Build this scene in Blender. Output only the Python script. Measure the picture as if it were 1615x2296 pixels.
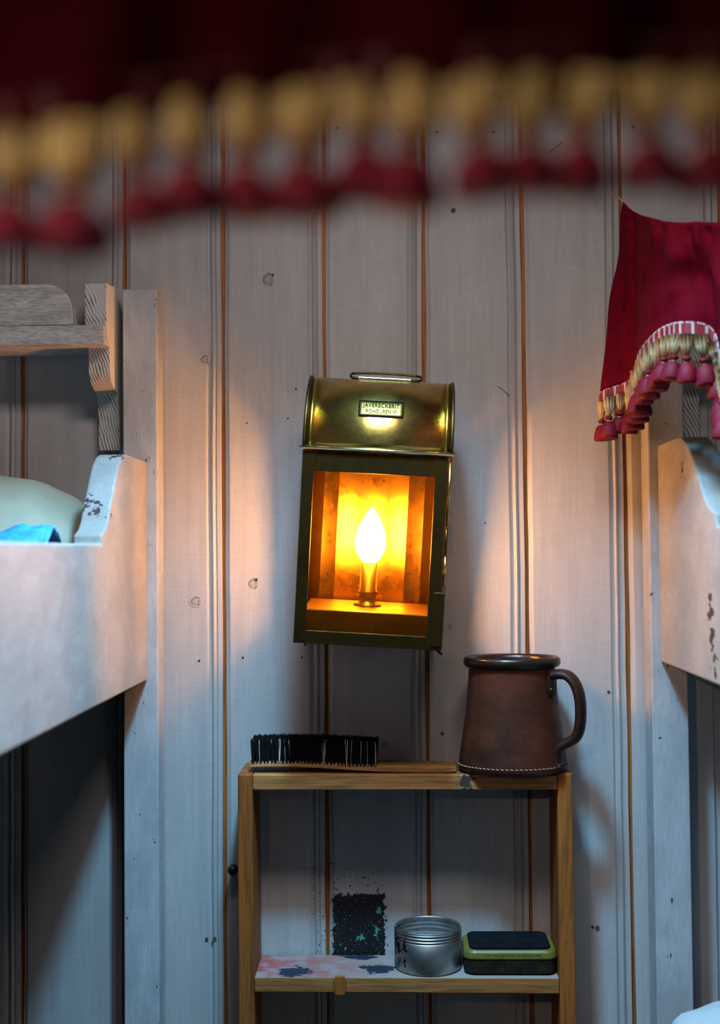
import bpy, bmesh, math, random
from mathutils import Vector, Matrix, noise as mnoise

for _o in list(bpy.data.objects):
    bpy.data.objects.remove(_o)
scene = bpy.context.scene
C = scene.collection
random.seed(7)

# ------------------------------------------------------------------ camera
W, H, F = 1615.0, 2296.0, 2800.0          # frame and focal length in pixels
D, CZ = 1.45, 1.25                        # camera distance to the plank wall, camera height
K = D / F                                 # metres per pixel on the wall
VPX, VPY, ROLL = 882.0, 1240.0, -0.0088
cam_d = bpy.data.cameras.new('camera')
cam = bpy.data.objects.new('camera', cam_d)
C.objects.link(cam)
cam_d.sensor_fit = 'HORIZONTAL'
cam_d.sensor_width = 24.0
cam_d.lens = F / W * 24.0
cam_d.clip_start = 0.02
ax, ay = (VPX - W / 2) / F, -(VPY - H / 2) / F
px_ = ax * math.cos(ROLL) - ay * math.sin(ROLL)
py_ = ax * math.sin(ROLL) + ay * math.cos(ROLL)
TH = math.atan(-py_)
PSI = math.atan(px_ * math.cos(TH))
RC = Matrix.Rotation(PSI, 3, 'Z') @ Matrix.Rotation(math.pi / 2 + TH, 3, 'X') @ Matrix.Rotation(ROLL, 3, 'Z')
CP = Vector((0, -D, CZ))
cam.matrix_world = Matrix.Translation(CP) @ RC.to_4x4()
cam_d.dof.use_dof = True
cam_d.dof.focus_distance = 1.37
cam_d.dof.aperture_fstop = 3.4
scene.camera = cam

def P(x, y, d=0.0):
    """world point that stands d metres in front of the plank wall"""
    v = RC @ Vector(((x - W / 2) / F, -(y - H / 2) / F, -1.0))
    t = (-d + D) / v.y
    return CP + v * t

# ------------------------------------------------------------------ world, lights, exposure
wd = bpy.data.worlds.new('world')
scene.world = wd
wd.use_nodes = True
wd.node_tree.nodes['Background'].inputs[0].default_value = (0.9, 0.9, 1.0, 1)
wd.node_tree.nodes['Background'].inputs[1].default_value = 0.004

def light(name, kind, loc, rot, energy, color, **kw):
    ld = bpy.data.lights.new(name, kind)
    ld.energy = energy
    ld.color = color
    for k, v in kw.items():
        setattr(ld, k, v)
    o = bpy.data.objects.new(name, ld)
    o.location = loc
    o.rotation_euler = rot
    C.objects.link(o)
    return o

CEIL = CZ + 0.66
# bluish downlight in the ceiling over the aisle
light('downlight_beam', 'SPOT', (-0.02, -0.50, CEIL - 0.05), (0, 0, 0), 104.0, (0.23, 0.64, 1.0),
      spot_size=math.radians(102), spot_blend=1.0, shadow_soft_size=0.045)
# added soft neutral fill at the ceiling further down the aisle, out of view
light('ceiling_fill_light', 'AREA', (0.03, -0.66, CEIL - 0.03), (0, 0, 0), 5.6, (1.0, 0.89, 0.86),
      shape='RECTANGLE', size=0.42, size_y=0.16)
# added spot brightening the foreground fringe, unseen behind and left of the lens
_rl = Vector((-0.34, -1.50, CZ + 0.20))
light('fringe_fill_spot', 'SPOT', _rl, (Vector((-0.07, -1.13, CZ + 0.095)) - _rl).to_track_quat('-Z', 'Y').to_euler(), 10.0, (1.0, 0.82, 0.66),
      spot_size=math.radians(75), spot_blend=0.9, shadow_soft_size=0.02)
vs = scene.view_settings
vs.view_transform = 'Standard'
vs.look = 'None'
vs.exposure = 0.0
vs.gamma = 1.0
vs.use_curve_mapping = False
try:
    scene.cycles.use_denoising = True
    scene.cycles.sample_clamp_indirect = 40.0
except Exception:
    pass

# ------------------------------------------------------------------ node helpers
class M:
    def __init__(s, name, rough=0.6, metallic=0.0):
        s.m = bpy.data.materials.new(name)
        s.m.use_nodes = True
        s.nt = s.m.node_tree
        s.b = s.nt.nodes['Principled BSDF']
        s.b.inputs['Roughness'].default_value = rough
        s.b.inputs['Metallic'].default_value = metallic
    def n(s, t, **kw):
        nd = s.nt.nodes.new(t)
        for k, v in kw.items():
            setattr(nd, k, v)
        return nd
    def put(s, sock, v):
        if isinstance(v, bpy.types.NodeSocket):
            s.nt.links.new(v, sock)
        elif isinstance(v, (tuple, list)):
            v = tuple(v)
            if len(v) == 3 and len(sock.default_value) == 4:
                v = v + (1,)
            sock.default_value = v
        else:
            sock.default_value = v
    def math(s, op, a, b=0.0, clamp=False):
        nd = s.n('ShaderNodeMath', operation=op, use_clamp=clamp)
        s.put(nd.inputs[0], a)
        s.put(nd.inputs[1], b)
        return nd.outputs[0]
    def vmath(s, op, a, b=(0, 0, 0)):
        nd = s.n('ShaderNodeVectorMath', operation=op)
        s.put(nd.inputs[0], a)
        s.put(nd.inputs[1], b)
        return nd.outputs[0]
    def pos(s):
        return s.n('ShaderNodeNewGeometry').outputs['Position']
    def obj(s):
        return s.n('ShaderNodeTexCoord').outputs['Object']
    def noise(s, vec, scale, detail=4.0, rough=0.55, stretch=None, dist=0.0):
        if stretch:
            vec = s.vmath('MULTIPLY', vec, stretch)
        nd = s.n('ShaderNodeTexNoise')
        s.put(nd.inputs['Vector'], vec)
        nd.inputs['Scale'].default_value = scale
        nd.inputs['Detail'].default_value = detail
        nd.inputs['Roughness'].default_value = rough
        nd.inputs['Distortion'].default_value = dist
        return nd.outputs[0]
    def ramp(s, v, stops):
        nd = s.n('ShaderNodeValToRGB')
        s.put(nd.inputs[0], v)
        e = nd.color_ramp.elements
        while len(e) < len(stops):
            e.new(0.5)
        for el, (p, c) in zip(e, stops):
            el.position = p
            if not isinstance(c, (tuple, list)):
                c = (c, c, c)
            el.color = tuple(c) + (1,) if len(c) == 3 else c
        return nd.outputs[0]
    def rng(s, v, a, b, c=0.0, d=1.0):
        nd = s.n('ShaderNodeMapRange')
        s.put(nd.inputs[0], v)
        for i, x in enumerate((a, b, c, d)):
            s.put(nd.inputs[i + 1], x)
        return nd.outputs[0]
    def mix(s, f, a, b, blend='MIX'):
        nd = s.n('ShaderNodeMix', data_type='RGBA', blend_type=blend)
        s.put(nd.inputs[0], f)
        s.put(nd.inputs[6], a)
        s.put(nd.inputs[7], b)
        return nd.outputs[2]
    def bump(s, h, strength=0.3, dist=0.001):
        nd = s.n('ShaderNodeBump')
        nd.inputs['Strength'].default_value = strength
        nd.inputs['Distance'].default_value = dist
        s.put(nd.inputs['Height'], h)
        s.nt.links.new(nd.outputs[0], s.b.inputs['Normal'])
    def col(s, v):
        s.put(s.b.inputs['Base Color'], v)
    def box(s, vec, c, half):
        """signed distance (max norm, x and z only) to a rectangle on a wall"""
        v = s.vmath('ABSOLUTE', s.vmath('SUBTRACT', vec, c))
        v = s.vmath('SUBTRACT', v, half)
        sp = s.n('ShaderNodeSeparateXYZ')
        s.put(sp.inputs[0], v)
        return s.math('MAXIMUM', sp.outputs[0], sp.outputs[2])
    def blob(s, vec, c, radii):
        v = s.vmath('DIVIDE', s.vmath('SUBTRACT', vec, c), radii)
        nd = s.n('ShaderNodeVectorMath', operation='LENGTH')
        s.put(nd.inputs[0], v)
        return nd.outputs['Value']

MAT = {}
def mk(name, **kw):
    m = M(name, **kw)
    MAT[name] = m.m
    return m

def painted(name, base, stretch, warm=0.5, wall=False, chips=0.0, blobs=()):
    m = mk(name, rough=0.55)
    p = m.pos()
    g = m.noise(p, 60, 5, 0.6, stretch)
    big = m.noise(p, 5, 3, 0.5, tuple(0.35 + 0.65 * s for s in stretch))
    lo = tuple(c * 0.80 for c in base)
    wm = (base[0] * 0.90, base[1] * 0.80, base[2] * 0.69)
    c = m.mix(m.rng(g, 0.3, 0.7), lo, base)
    c = m.mix(m.math('MULTIPLY', m.rng(big, 0.50, 0.72), warm), c, wm)
    bl = m.noise(p, 13 if wall else 24, 5, 0.62, tuple(0.45 + 0.55 * s for s in stretch), dist=0.6)
    c = m.mix(m.math('MULTIPLY', m.rng(bl, 0.42, 0.64), 0.75 if not wall else 0.28), c, tuple(x * 0.66 for x in base))
    fine = m.noise(p, 420, 2, 0.5, stretch)
    cross = m.noise(p, 330, 2, 0.5, (0.12, 0.12, 1.0)) if wall else fine
    h = m.math('ADD', m.math('MULTIPLY', fine, 0.6), m.math('MULTIPLY', cross, 0.5))
    c = m.mix(m.math('MULTIPLY', m.rng(h, 0.42, 0.72), 0.34), c, tuple(x * 0.62 for x in base))
    if chips:
        ch = m.noise(p, 120, 4, 0.65, tuple(0.5 + 0.5 * s for s in stretch))
        c = m.mix(m.rng(ch, 0.745 - chips, 0.755 - chips), c, (0.10, 0.045, 0.025))
    for (cc, rad, sc, thr, colr) in blobs:
        d = m.blob(p, cc, rad)
        nz = m.noise(p, sc, 3, 0.6, tuple(0.4 + 0.6 * s for s in stretch))
        k = m.math('GREATER_THAN', m.math('SUBTRACT', nz, m.math('MULTIPLY', d, 0.22)), thr)
        c = m.mix(k, c, colr)
    if wall:
        pc = P(805, 2078)
        half = (58 * K, 1.0, 72 * K)
        d = m.box(p, tuple(pc), half)
        n1 = m.noise(p, 150, 4, 0.7)
        n2 = m.noise(p, 420, 3, 0.6)
        dd = m.math('ADD', d, m.math('MULTIPLY', m.math('SUBTRACT', n1, 0.5), 0.018))
        inside = m.math('LESS_THAN', dd, 0.0)
        holes = m.math('LESS_THAN', n2, 0.655)
        # splatter above and beside the patch
        spl_d = m.box(p, tuple(P(790, 2030)), (50 * K, 1.0, 62 * K))
        spl_n = m.noise(p, 260, 3, 0.65, (1, 1, 0.8))
        spl = m.math('GREATER_THAN', spl_n, m.math('ADD', 0.605, m.math('MULTIPLY', m.math('MAXIMUM', spl_d, 0.0), 3.0)))
        s2_d = m.box(p, tuple(P(714, 2085)), (20 * K, 1.0, 36 * K))
        s2_n = m.noise(p, 170, 4, 0.7, (1, 1, 0.55))
        spl = m.math('MAXIMUM', spl, m.math('GREATER_THAN', s2_n, m.math('ADD', 0.615, m.math('MULTIPLY', m.math('MAXIMUM', s2_d, 0.0), 9.0))))
        teal = m.math('GREATER_THAN', m.noise(p, 70, 3, 0.6), 0.615)
        pc_c = m.mix(teal, (0.006, 0.007, 0.009), (0.06, 0.27, 0.21))
        c = m.mix(m.math('MULTIPLY', inside, holes), c, pc_c)
        c = m.mix(spl, c, (0.012, 0.012, 0.014))
    m.col(c)
    m.b.inputs['Specular IOR Level'].default_value = 0.35
    m.bump(h, 0.22, 0.0007)
    return m

WHITE = (0.445, 0.425, 0.42)
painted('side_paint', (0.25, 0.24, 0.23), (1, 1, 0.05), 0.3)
painted('wall_paint', WHITE, (1, 1, 0.05), 0.5, wall=True)
painted('post_paint', (0.455, 0.46, 0.475), (1, 1, 0.13), 0.2, chips=0.075)
painted('board_paint', (0.39, 0.37, 0.35), (1, 0.30, 1), 0.8, chips=0.0,
        blobs=((tuple(P(1584, 1430, 0.27)), (0.02, 0.016, 0.045), 120, 0.40, (0.03, 0.02, 0.016)),
               (tuple(P(1590, 1490, 0.28)), (0.02, 0.014, 0.022), 130, 0.42, (0.03, 0.02, 0.016)),
               (tuple(P(208, 1150, 0.22)), (0.03, 0.02, 0.03), 150, 0.48, (0.06, 0.025, 0.03)),
               (tuple(P(262, 1025, 0.16)), (0.015, 0.02, 0.016), 160, 0.44, (0.05, 0.025, 0.03)),
               (tuple(P(1575, 1050, 0.17)), (0.03, 0.03, 0.025), 170, 0.47, (0.05, 0.025, 0.03))))
painted('trim_paint', (0.50, 0.45, 0.36), (0.1, 1, 1), 0.4)

def wood(name, light_c, dark_c, stretch, scale=40, contrast=(0.35, 0.65), rough=0.6, wave=0.0, blob=None, top_paint=False):
    m = mk(name, rough=rough)
    p = m.pos()
    g = m.noise(p, scale, 5, 0.6, stretch, dist=0.4)
    c = m.mix(m.rng(g, *contrast), dark_c, light_c)
    f = m.noise(p, scale * 7, 3, 0.6, stretch)
    c = m.mix(m.math('MULTIPLY', m.rng(f, 0.46, 0.68), 0.7), c, tuple(x * 0.5 for x in dark_c))
    if top_paint:
        # pink, white and navy paint spilt on the lower board
        gm = m.n('ShaderNodeNewGeometry')
        sp = m.n('ShaderNodeSeparateXYZ')
        m.put(sp.inputs[0], gm.outputs['True Normal'])
        up = m.math('GREATER_THAN', sp.outputs[2], 0.7)
        n1 = m.noise(p, 28, 4, 0.6)
        xs = m.n('ShaderNodeSeparateXYZ')
        m.put(xs.inputs[0], p)
        xl, xr = P(582, 2170, 0.05).x, P(1000, 2170, 0.05).x
        red = m.math('ADD', m.rng(xs.outputs[0], xl, xr, 0.95, 0.0), m.math('MULTIPLY', m.math('SUBTRACT', n1, 0.5), 0.9), clamp=True)
        pc = m.mix(red, (0.25, 0.225, 0.20), (0.30, 0.055, 0.05))
        wh = m.noise(p, 45, 3, 0.6)
        pc = m.mix(m.math('MULTIPLY', m.rng(wh, 0.46, 0.62), 0.75), pc, (0.26, 0.215, 0.205))
        d1 = m.blob(p, tuple(P(665, 2176, 0.06)), (0.026, 0.022, 0.03))
        d2 = m.blob(p, tuple(P(850, 2176, 0.05)), (0.024, 0.020, 0.03))
        d3 = m.blob(p, tuple(P(800, 2153, 0.012)), (0.035, 0.010, 0.03))
        nz = m.noise(p, 85, 5, 0.7, (0.45, 1, 1))
        k = m.math('LESS_THAN', m.math('MINIMUM', m.math('MINIMUM', d1, d2), d3), m.math('ADD', -0.75, m.math('MULTIPLY', nz, 2.9)))
        pc = m.mix(k, pc, (0.012, 0.017, 0.032))
        c = m.mix(up, c, pc)
    if blob:
        for (cc, rad, sc, thr, colr) in blob:
            d = m.blob(p, cc, rad)
            nz = m.noise(p, sc, 3, 0.6)
            k = m.math('GREATER_THAN', m.math('SUBTRACT', nz, m.math('MULTIPLY', d, 0.25)), thr)
            c = m.mix(k, c, colr)
    m.col(c)
    m.b.inputs['Specular IOR Level'].default_value = 0.3
    m.bump(m.math('ADD', g, f), 0.4, 0.0012)
    return m

wood('groove_wood', (0.46, 0.14, 0.018), (0.26, 0.07, 0.011), (1, 1, 0.04), 50)
wood('pine_upright', (0.32, 0.098, 0.016), (0.19, 0.052, 0.008), (1, 1, 0.06), 60)
wood('pine_board', (0.40, 0.175, 0.055), (0.25, 0.092, 0.024), (0.06, 1, 1), 55,
     blob=((tuple(P(1045, 1752, 0.08)), (0.010, 0.06, 0.014), 150, 0.33, (0.04, 0.025, 0.018)),))
wood('pine_painted', (0.40, 0.175, 0.055), (0.25, 0.092, 0.024), (0.06, 1, 1), 55, top_paint=True)
wood('weathered_grain', (0.60, 0.565, 0.53), (0.38, 0.35, 0.325), (0.16, 0.6, 1), 110, (0.36, 0.60), 0.75)
m = mk('weathered_end', rough=0.75)
p = m.pos()
sp = m.n('ShaderNodeSeparateXYZ')
m.put(sp.inputs[0], p)
t = m.math('ADD', sp.outputs[0], m.math('MULTIPLY', sp.outputs[2], 0.42))
t = m.math('ADD', t, m.math('MULTIPLY', m.noise(p, 14, 3, 0.5), 0.030))
wv = m.math('SINE', m.math('MULTIPLY', t, 1700.0))
nn_ = m.noise(p, 60, 3, 0.6)
ln_ = m.rng(m.math('ADD', wv, m.math('MULTIPLY', m.math('SUBTRACT', nn_, 0.5), 4.5)), 0.2, 1.1)
gm = m.n('ShaderNodeNewGeometry')
sn = m.n('ShaderNodeSeparateXYZ')
m.put(sn.inputs[0], gm.outputs['True Normal'])
flat = m.math('GREATER_THAN', m.math('ABSOLUTE', sn.outputs[0]), 0.7)
c = m.mix(m.math('MULTIPLY', ln_, 0.85), m.mix(m.rng(nn_, 0.35, 0.65), (0.46, 0.43, 0.40), (0.58, 0.56, 0.53)), (0.07, 0.055, 0.045))
m.col(m.mix(flat, c, (0.60, 0.56, 0.52)))
wood('brush_wood', (0.40, 0.20, 0.06), (0.24, 0.10, 0.028), (0.08, 1, 1), 60)
wood('dark_wood', (0.12, 0.07, 0.04), (0.06, 0.035, 0.02), (1, 0.1, 1), 40)
wood('ceiling_paint', (0.20, 0.19, 0.17), (0.16, 0.15, 0.135), (1, 0.05, 1), 30)

def simple(name, c, rough=0.6, metallic=0.0, bump=None, var=0.0, sheen=0.0, spec=0.5):
    m = mk(name, rough=rough, metallic=metallic)
    p = m.pos()
    if var:
        n = m.noise(p, 70, 4, 0.6)
        m.col(m.mix(m.rng(n, 0.3, 0.7), tuple(x * (1 - var) for x in c), tuple(min(1, x * (1 + var)) for x in c)))
    else:
        m.col(c)
    if bump:
        m.bump(m.noise(p, bump[0], 3, 0.6), bump[1], 0.001)
    if sheen:
        m.b.inputs['Sheen Weight'].default_value = sheen
        m.b.inputs['Sheen Roughness'].default_value = 0.4
        m.b.inputs['Sheen Tint'].default_value = (1.0, 0.35, 0.5, 1)
    m.b.inputs['Specular IOR Level'].default_value = spec
    return m

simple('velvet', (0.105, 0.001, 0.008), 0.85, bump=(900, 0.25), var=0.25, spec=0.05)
simple('velvet_shade', (0.026, 0.0005, 0.002), 0.9, bump=(900, 0.25), var=0.25, spec=0.03)  # darker copy of velvet, the foreground cloth's shade put into its colour
def yarn(name, c, k, tc):
    m = simple(name, c, 0.6, bump=(700, 0.5), var=0.3, spec=0.3)
    tr = m.n('ShaderNodeBsdfTranslucent')
    tr.inputs[0].default_value = tc + (1,)
    mx = m.n('ShaderNodeMixShader')
    mx.inputs[0].default_value = k
    m.nt.links.new(m.b.outputs[0], mx.inputs[1])
    m.nt.links.new(tr.outputs[0], mx.inputs[2])
    m.nt.links.new(mx.outputs[0], m.nt.nodes['Material Output'].inputs[0])
yarn('velvet_fringe', (0.17, 0.003, 0.018), 0.15, (0.4, 0.01, 0.04))
yarn('fringe_cream', (0.52, 0.42, 0.24), 0.25, (0.6, 0.5, 0.3))
yarn('fringe_gold', (0.72, 0.55, 0.24), 0.4, (0.9, 0.68, 0.30))
simple('braid_white', (0.46, 0.40, 0.39), 0.6, var=0.25)
simple('braid_shade', (0.06, 0.004, 0.008), 0.7, var=0.3)  # foreground braid, darkened in colour to stand for its unlit side
simple('braid_red', (0.22, 0.006, 0.02), 0.6, var=0.3)
simple('string', (0.50, 0.33, 0.17), 0.8, bump=(900, 0.6), var=0.2)
simple('linen', (0.37, 0.36, 0.27), 0.8, bump=(160, 0.25), var=0.05, spec=0.2)
simple('blue_cloth', (0.03, 0.27, 0.58), 0.55, bump=(140, 0.4), var=0.45)
simple('sheet', (0.46, 0.47, 0.48), 0.85, var=0.05, spec=0.2)
simple('black_bristle', (0.006, 0.006, 0.006), 0.6, spec=0.1)
simple('pale_bristle', (0.55, 0.50, 0.38), 0.6)
simple('nail_dark', (0.02, 0.017, 0.015), 0.6)
simple('nail_rust', (0.12, 0.06, 0.025), 0.7)
simple('black_enamel', (0.008, 0.008, 0.009), 0.4)
simple('tin_black', (0.005, 0.006, 0.008), 0.8, bump=(300, 0.3), var=0.4, spec=0.05)
simple('tin_body', (0.012, 0.010, 0.005), 0.65, var=0.7, bump=(260, 0.3), spec=0.15)
simple('tin_lime', (0.12, 0.098, 0.013), 0.45, var=0.22)
simple('tin_print', (0.03, 0.03, 0.012), 0.6)
simple('stitch', (0.30, 0.20, 0.12), 0.7)
simple('mug_inside', (0.015, 0.010, 0.008), 0.25)
simple('mug_rim', (0.014, 0.006, 0.004), 0.28, bump=(220, 0.2), var=0.3, spec=0.3)
simple('aluminium', (0.56, 0.57, 0.58), 0.34, 1.0, bump=(500, 0.08), var=0.12)
simple('dark_leather', (0.022, 0.006, 0.0035), 0.5, bump=(240, 0.25), var=0.35, spec=0.25)
simple('fixture', (0.5, 0.5, 0.5), 0.4)
simple('floor_board', (0.06, 0.04, 0.028), 0.6, var=0.2)

m = mk('leather', rough=0.48)
m.b.inputs['Specular IOR Level'].default_value = 0.3
p = m.pos()
n1 = m.noise(p, 22, 4, 0.6)
n2 = m.noise(p, 160, 4, 0.7)
c = m.mix(m.rng(n1, 0.3, 0.7), (0.020, 0.0042, 0.002), (0.088, 0.018, 0.0055))
c = m.mix(m.rng(n2, 0.73, 0.78), c, (0.20, 0.10, 0.05))
m.col(c)
m.bump(n2, 0.25, 0.001)

m = mk('tin_metal', rough=0.46, metallic=1.0)
p = m.pos()
n1 = m.noise(p, 60, 4, 0.6)
c = m.mix(m.rng(n1, 0.35, 0.7), (0.30, 0.29, 0.28), (0.48, 0.47, 0.46))
d = m.blob(p, tuple(P(893, 2130, 0.06)), (0.012, 0.05, 0.022))
k = m.math('GREATER_THAN', m.math('SUBTRACT', m.noise(p, 150, 3, 0.6), m.math('MULTIPLY', d, 0.20)), 0.42)
c = m.mix(k, c, (0.03, 0.03, 0.03))
m.col(c)

def brass(name, c1, c2, rough):
    m = mk(name, rough=rough, metallic=1.0)
    p = m.pos()
    n = m.noise(p, 26, 4, 0.65)
    n2 = m.noise(p, 180, 3, 0.6)
    f = m.math('ADD', m.math('MULTIPLY', n, 0.8), m.math('MULTIPLY', n2, 0.2))
    m.col(m.mix(m.rng(f, 0.35, 0.65), c1, c2))
    m.put(m.b.inputs['Roughness'], m.rng(f, 0.35, 0.65, rough + 0.10, rough - 0.04))
    m.bump(n, 0.06, 0.004)
    return m
brass('brass', (0.46, 0.265, 0.05), (0.86, 0.55, 0.15), 0.22)
brass('brass_dark', (0.045, 0.024, 0.007), (0.14, 0.078, 0.022), 0.40)
brass('brass_bright', (0.78, 0.66, 0.34), (0.90, 0.80, 0.50), 0.22)
brass('brass_reflector', (0.31, 0.18, 0.042), (0.36, 0.21, 0.05), 0.26)
brass('brass_inside', (0.23, 0.135, 0.03), (0.33, 0.20, 0.05), 0.40)

def pane(name, tint, gloss):
    m = bpy.data.materials.new(name)
    m.use_nodes = True
    nt = m.node_tree
    nt.nodes.clear()
    out = nt.nodes.new('ShaderNodeOutputMaterial')
    tr = nt.nodes.new('ShaderNodeBsdfTransparent')
    tr.inputs[0].default_value = tint + (1,)
    gl = nt.nodes.new('ShaderNodeBsdfGlossy')
    gl.inputs['Roughness'].default_value = 0.03
    fr = nt.nodes.new('ShaderNodeFresnel')
    fr.inputs[0].default_value = 1.3
    mul = nt.nodes.new('ShaderNodeMath')
    mul.operation = 'MULTIPLY'
    mul.inputs[1].default_value = gloss
    mx = nt.nodes.new('ShaderNodeMixShader')
    nt.links.new(fr.outputs[0], mul.inputs[0])
    nt.links.new(mul.outputs[0], mx.inputs[0])
    nt.links.new(tr.outputs[0], mx.inputs[1])
    nt.links.new(gl.outputs[0], mx.inputs[2])
    nt.links.new(mx.outputs[0], out.inputs[0])
    MAT[name] = m
pane('amber_glass', (0.95, 0.83, 0.52), 0.5)
pane('clear_glass', (0.97, 0.95, 0.90), 0.5)

m = bpy.data.materials.new('bulb_glow')
m.use_nodes = True
m.node_tree.nodes.clear()
_o = m.node_tree.nodes.new('ShaderNodeOutputMaterial')
_e = m.node_tree.nodes.new('ShaderNodeEmission')
_e.inputs[0].default_value = (1.0, 0.43, 0.11, 1)
_e.inputs[1].default_value = 295.0
m.node_tree.links.new(_e.outputs[0], _o.inputs[0])
MAT['bulb_glow'] = m

m = bpy.data.materials.new('knot')
MAT['knot'] = m
m.use_nodes = True
kn = M.__new__(M)
kn.m, kn.nt, kn.b = m, m.node_tree, m.node_tree.nodes['Principled BSDF']
kn.b.inputs['Roughness'].default_value = 0.7
p = kn.obj()
ln = kn.n('ShaderNodeVectorMath', operation='LENGTH')
kn.put(ln.inputs[0], p)
rr = kn.math('ADD', ln.outputs['Value'], kn.math('MULTIPLY', kn.math('SUBTRACT', kn.noise(p, 2.2, 3, 0.7), 0.5), 0.55))
mask = kn.ramp(rr, [(0.0, 0.35), (0.30, 0.15), (0.45, 0.75), (0.58, 0.25), (0.68, 0.95), (0.80, 0.1), (1.0, 0.0)])
mask2 = kn.math('MULTIPLY', mask, kn.rng(kn.noise(p, 4.0, 3, 0.7), 0.36, 0.50))
kn.col(kn.mix(mask2, (0.40, 0.375, 0.36), (0.012, 0.008, 0.006)))

# ------------------------------------------------------------------ mesh helpers
def mesh(name, verts, faces, mat, parent=None, smooth=False, bevel=0.0, mats=None, fmat=None, segs=2):
    me = bpy.data.meshes.new(name)
    me.from_pydata([tuple(v) for v in verts], [], faces)
    me.update()
    for mm in (mats or [mat]):
        me.materials.append(MAT[mm])
    if fmat:
        for i, f in enumerate(me.polygons):
            f.material_index = fmat[i]
    bm = bmesh.new()
    bm.from_mesh(me)
    bmesh.ops.recalc_face_normals(bm, faces=bm.faces)
    bm.to_mesh(me)
    bm.free()
    if smooth:
        for f in me.polygons:
            f.use_smooth = True
    o = bpy.data.objects.new(name, me)
    C.objects.link(o)
    if parent:
        o.parent = parent
    if bevel:
        b = o.modifiers.new('bevel', 'BEVEL')
        b.width = bevel
        b.segments = segs
        b.limit_method = 'ANGLE'
        b.angle_limit = math.radians(40)
    return o

BOXF = [(0, 1, 2, 3), (7, 6, 5, 4), (0, 4, 5, 1), (1, 5, 6, 2), (2, 6, 7, 3), (3, 7, 4, 0)]
def boxv(a, b):
    (x0, y0, z0), (x1, y1, z1) = a, b
    return [(x0, y0, z0), (x1, y0, z0), (x1, y0, z1), (x0, y0, z1), (x0, y1, z0), (x1, y1, z0), (x1, y1, z1), (x0, y1, z1)]
def box(name, a, b, mat, parent=None, bevel=0.001, **kw):
    return mesh(name, boxv(a, b), BOXF, mat, parent, bevel=bevel, **kw)
def boxes(name, lst, mat, parent=None, bevel=0.0, **kw):
    vs, fs = [], []
    for a, b in lst:
        k = len(vs)
        vs += boxv(a, b)
        fs += [tuple(i + k for i in f) for f in BOXF]
    return mesh(name, vs, fs, mat, parent, bevel=bevel, **kw)
def prism(name, poly, axis, a, b, mat, parent=None, bevel=0.001, smooth=False, **kw):
    """extrude a 2D polygon; axis 'x': poly=(y,z); 'y': poly=(x,z); 'z': poly=(x,y)"""
    def mkp(q, t):
        return {'x': (t, q[0], q[1]), 'y': (q[0], t, q[1]), 'z': (q[0], q[1], t)}[axis]
    n = len(poly)
    vs = [mkp(q, a) for q in poly] + [mkp(q, b) for q in poly]
    fs = [tuple(range(n)), tuple(range(2 * n - 1, n - 1, -1))]
    fs += [(i, (i + 1) % n, n + (i + 1) % n, n + i) for i in range(n)]
    return mesh(name, vs, fs, mat, parent, bevel=bevel, smooth=smooth, **kw)
def lathe(name, prof, mat, parent=None, seg=48, sx=1.0, sy=1.0, center=(0, 0, 0), closed=False, smooth=True, **kw):
    vs, fs = [], []
    n = len(prof)
    for i in range(seg):
        a = 2 * math.pi * i / seg
        for r, z in prof:
            vs.append((center[0] + r * math.cos(a) * sx, center[1] + r * math.sin(a) * sy, center[2] + z))
    for i in range(seg):
        j = (i + 1) % seg
        for k in range(n - 1):
            fs.append((i * n + k, j * n + k, j * n + k + 1, i * n + k + 1))
    o = mesh(name, vs, fs, mat, parent, smooth=smooth, **kw)
    bm = bmesh.new()
    bm.from_mesh(o.data)
    bmesh.ops.remove_doubles(bm, verts=bm.verts, dist=1e-6)
    bmesh.ops.recalc_face_normals(bm, faces=bm.faces)
    bm.to_mesh(o.data)
    bm.free()
    if smooth:
        for f in o.data.polygons:
            f.use_smooth = True
    return o
def smooth_path(pts, k=6):
    out = []
    n = len(pts)
    for i in range(n - 1):
        p0, p1, p2, p3 = (Vector(pts[max(i - 1, 0)]), Vector(pts[i]), Vector(pts[i + 1]), Vector(pts[min(i + 2, n - 1)]))
        for j in range(k):
            t = j / k
            out.append(0.5 * ((2 * p1) + (p2 - p0) * t + (2 * p0 - 5 * p1 + 4 * p2 - p3) * t * t + (3 * p1 - p0 - 3 * p2 + p3) * t ** 3))
    out.append(Vector(pts[-1]))
    return out
def tube_data(path, rad, seg=8, closed=False, ref=(0, 1, 0), rx=None):
    """rx: radius along ref (flattened tubes)"""
    vs, fs = [], []
    n = len(path)
    for i, q in enumerate(path):
        q = Vector(q)
        if closed:
            t = Vector(path[(i + 1) % n]) - Vector(path[i - 1])
        else:
            t = Vector(path[min(i + 1, n - 1)]) - Vector(path[max(i - 1, 0)])
        t.normalize()
        u = Vector(ref) - t * Vector(ref).dot(t)
        if u.length < 1e-4:
            u = t.orthogonal()
        u.normalize()
        w = t.cross(u)
        r = rad[i] if isinstance(rad, (list, tuple)) else rad
        ru = rx if rx else r
        for s in range(seg):
            a = 2 * math.pi * s / seg
            vs.append(q + u * (math.cos(a) * ru) + w * (math.sin(a) * r))
    m_ = n if closed else n - 1
    for i in range(m_):
        j = (i + 1) % n
        for s in range(seg):
            s2 = (s + 1) % seg
            fs.append((i * seg + s, i * seg + s2, j * seg + s2, j * seg + s))
    if not closed:
        fs.append(tuple(range(seg)))
        fs.append(tuple(range((n - 1) * seg, n * seg)))
    return vs, fs
def tube(name, path, rad, mat, parent=None, **kw):
    vs, fs = tube_data(path, rad, **kw)
    return mesh(name, vs, fs, mat, parent, smooth=True)
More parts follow.
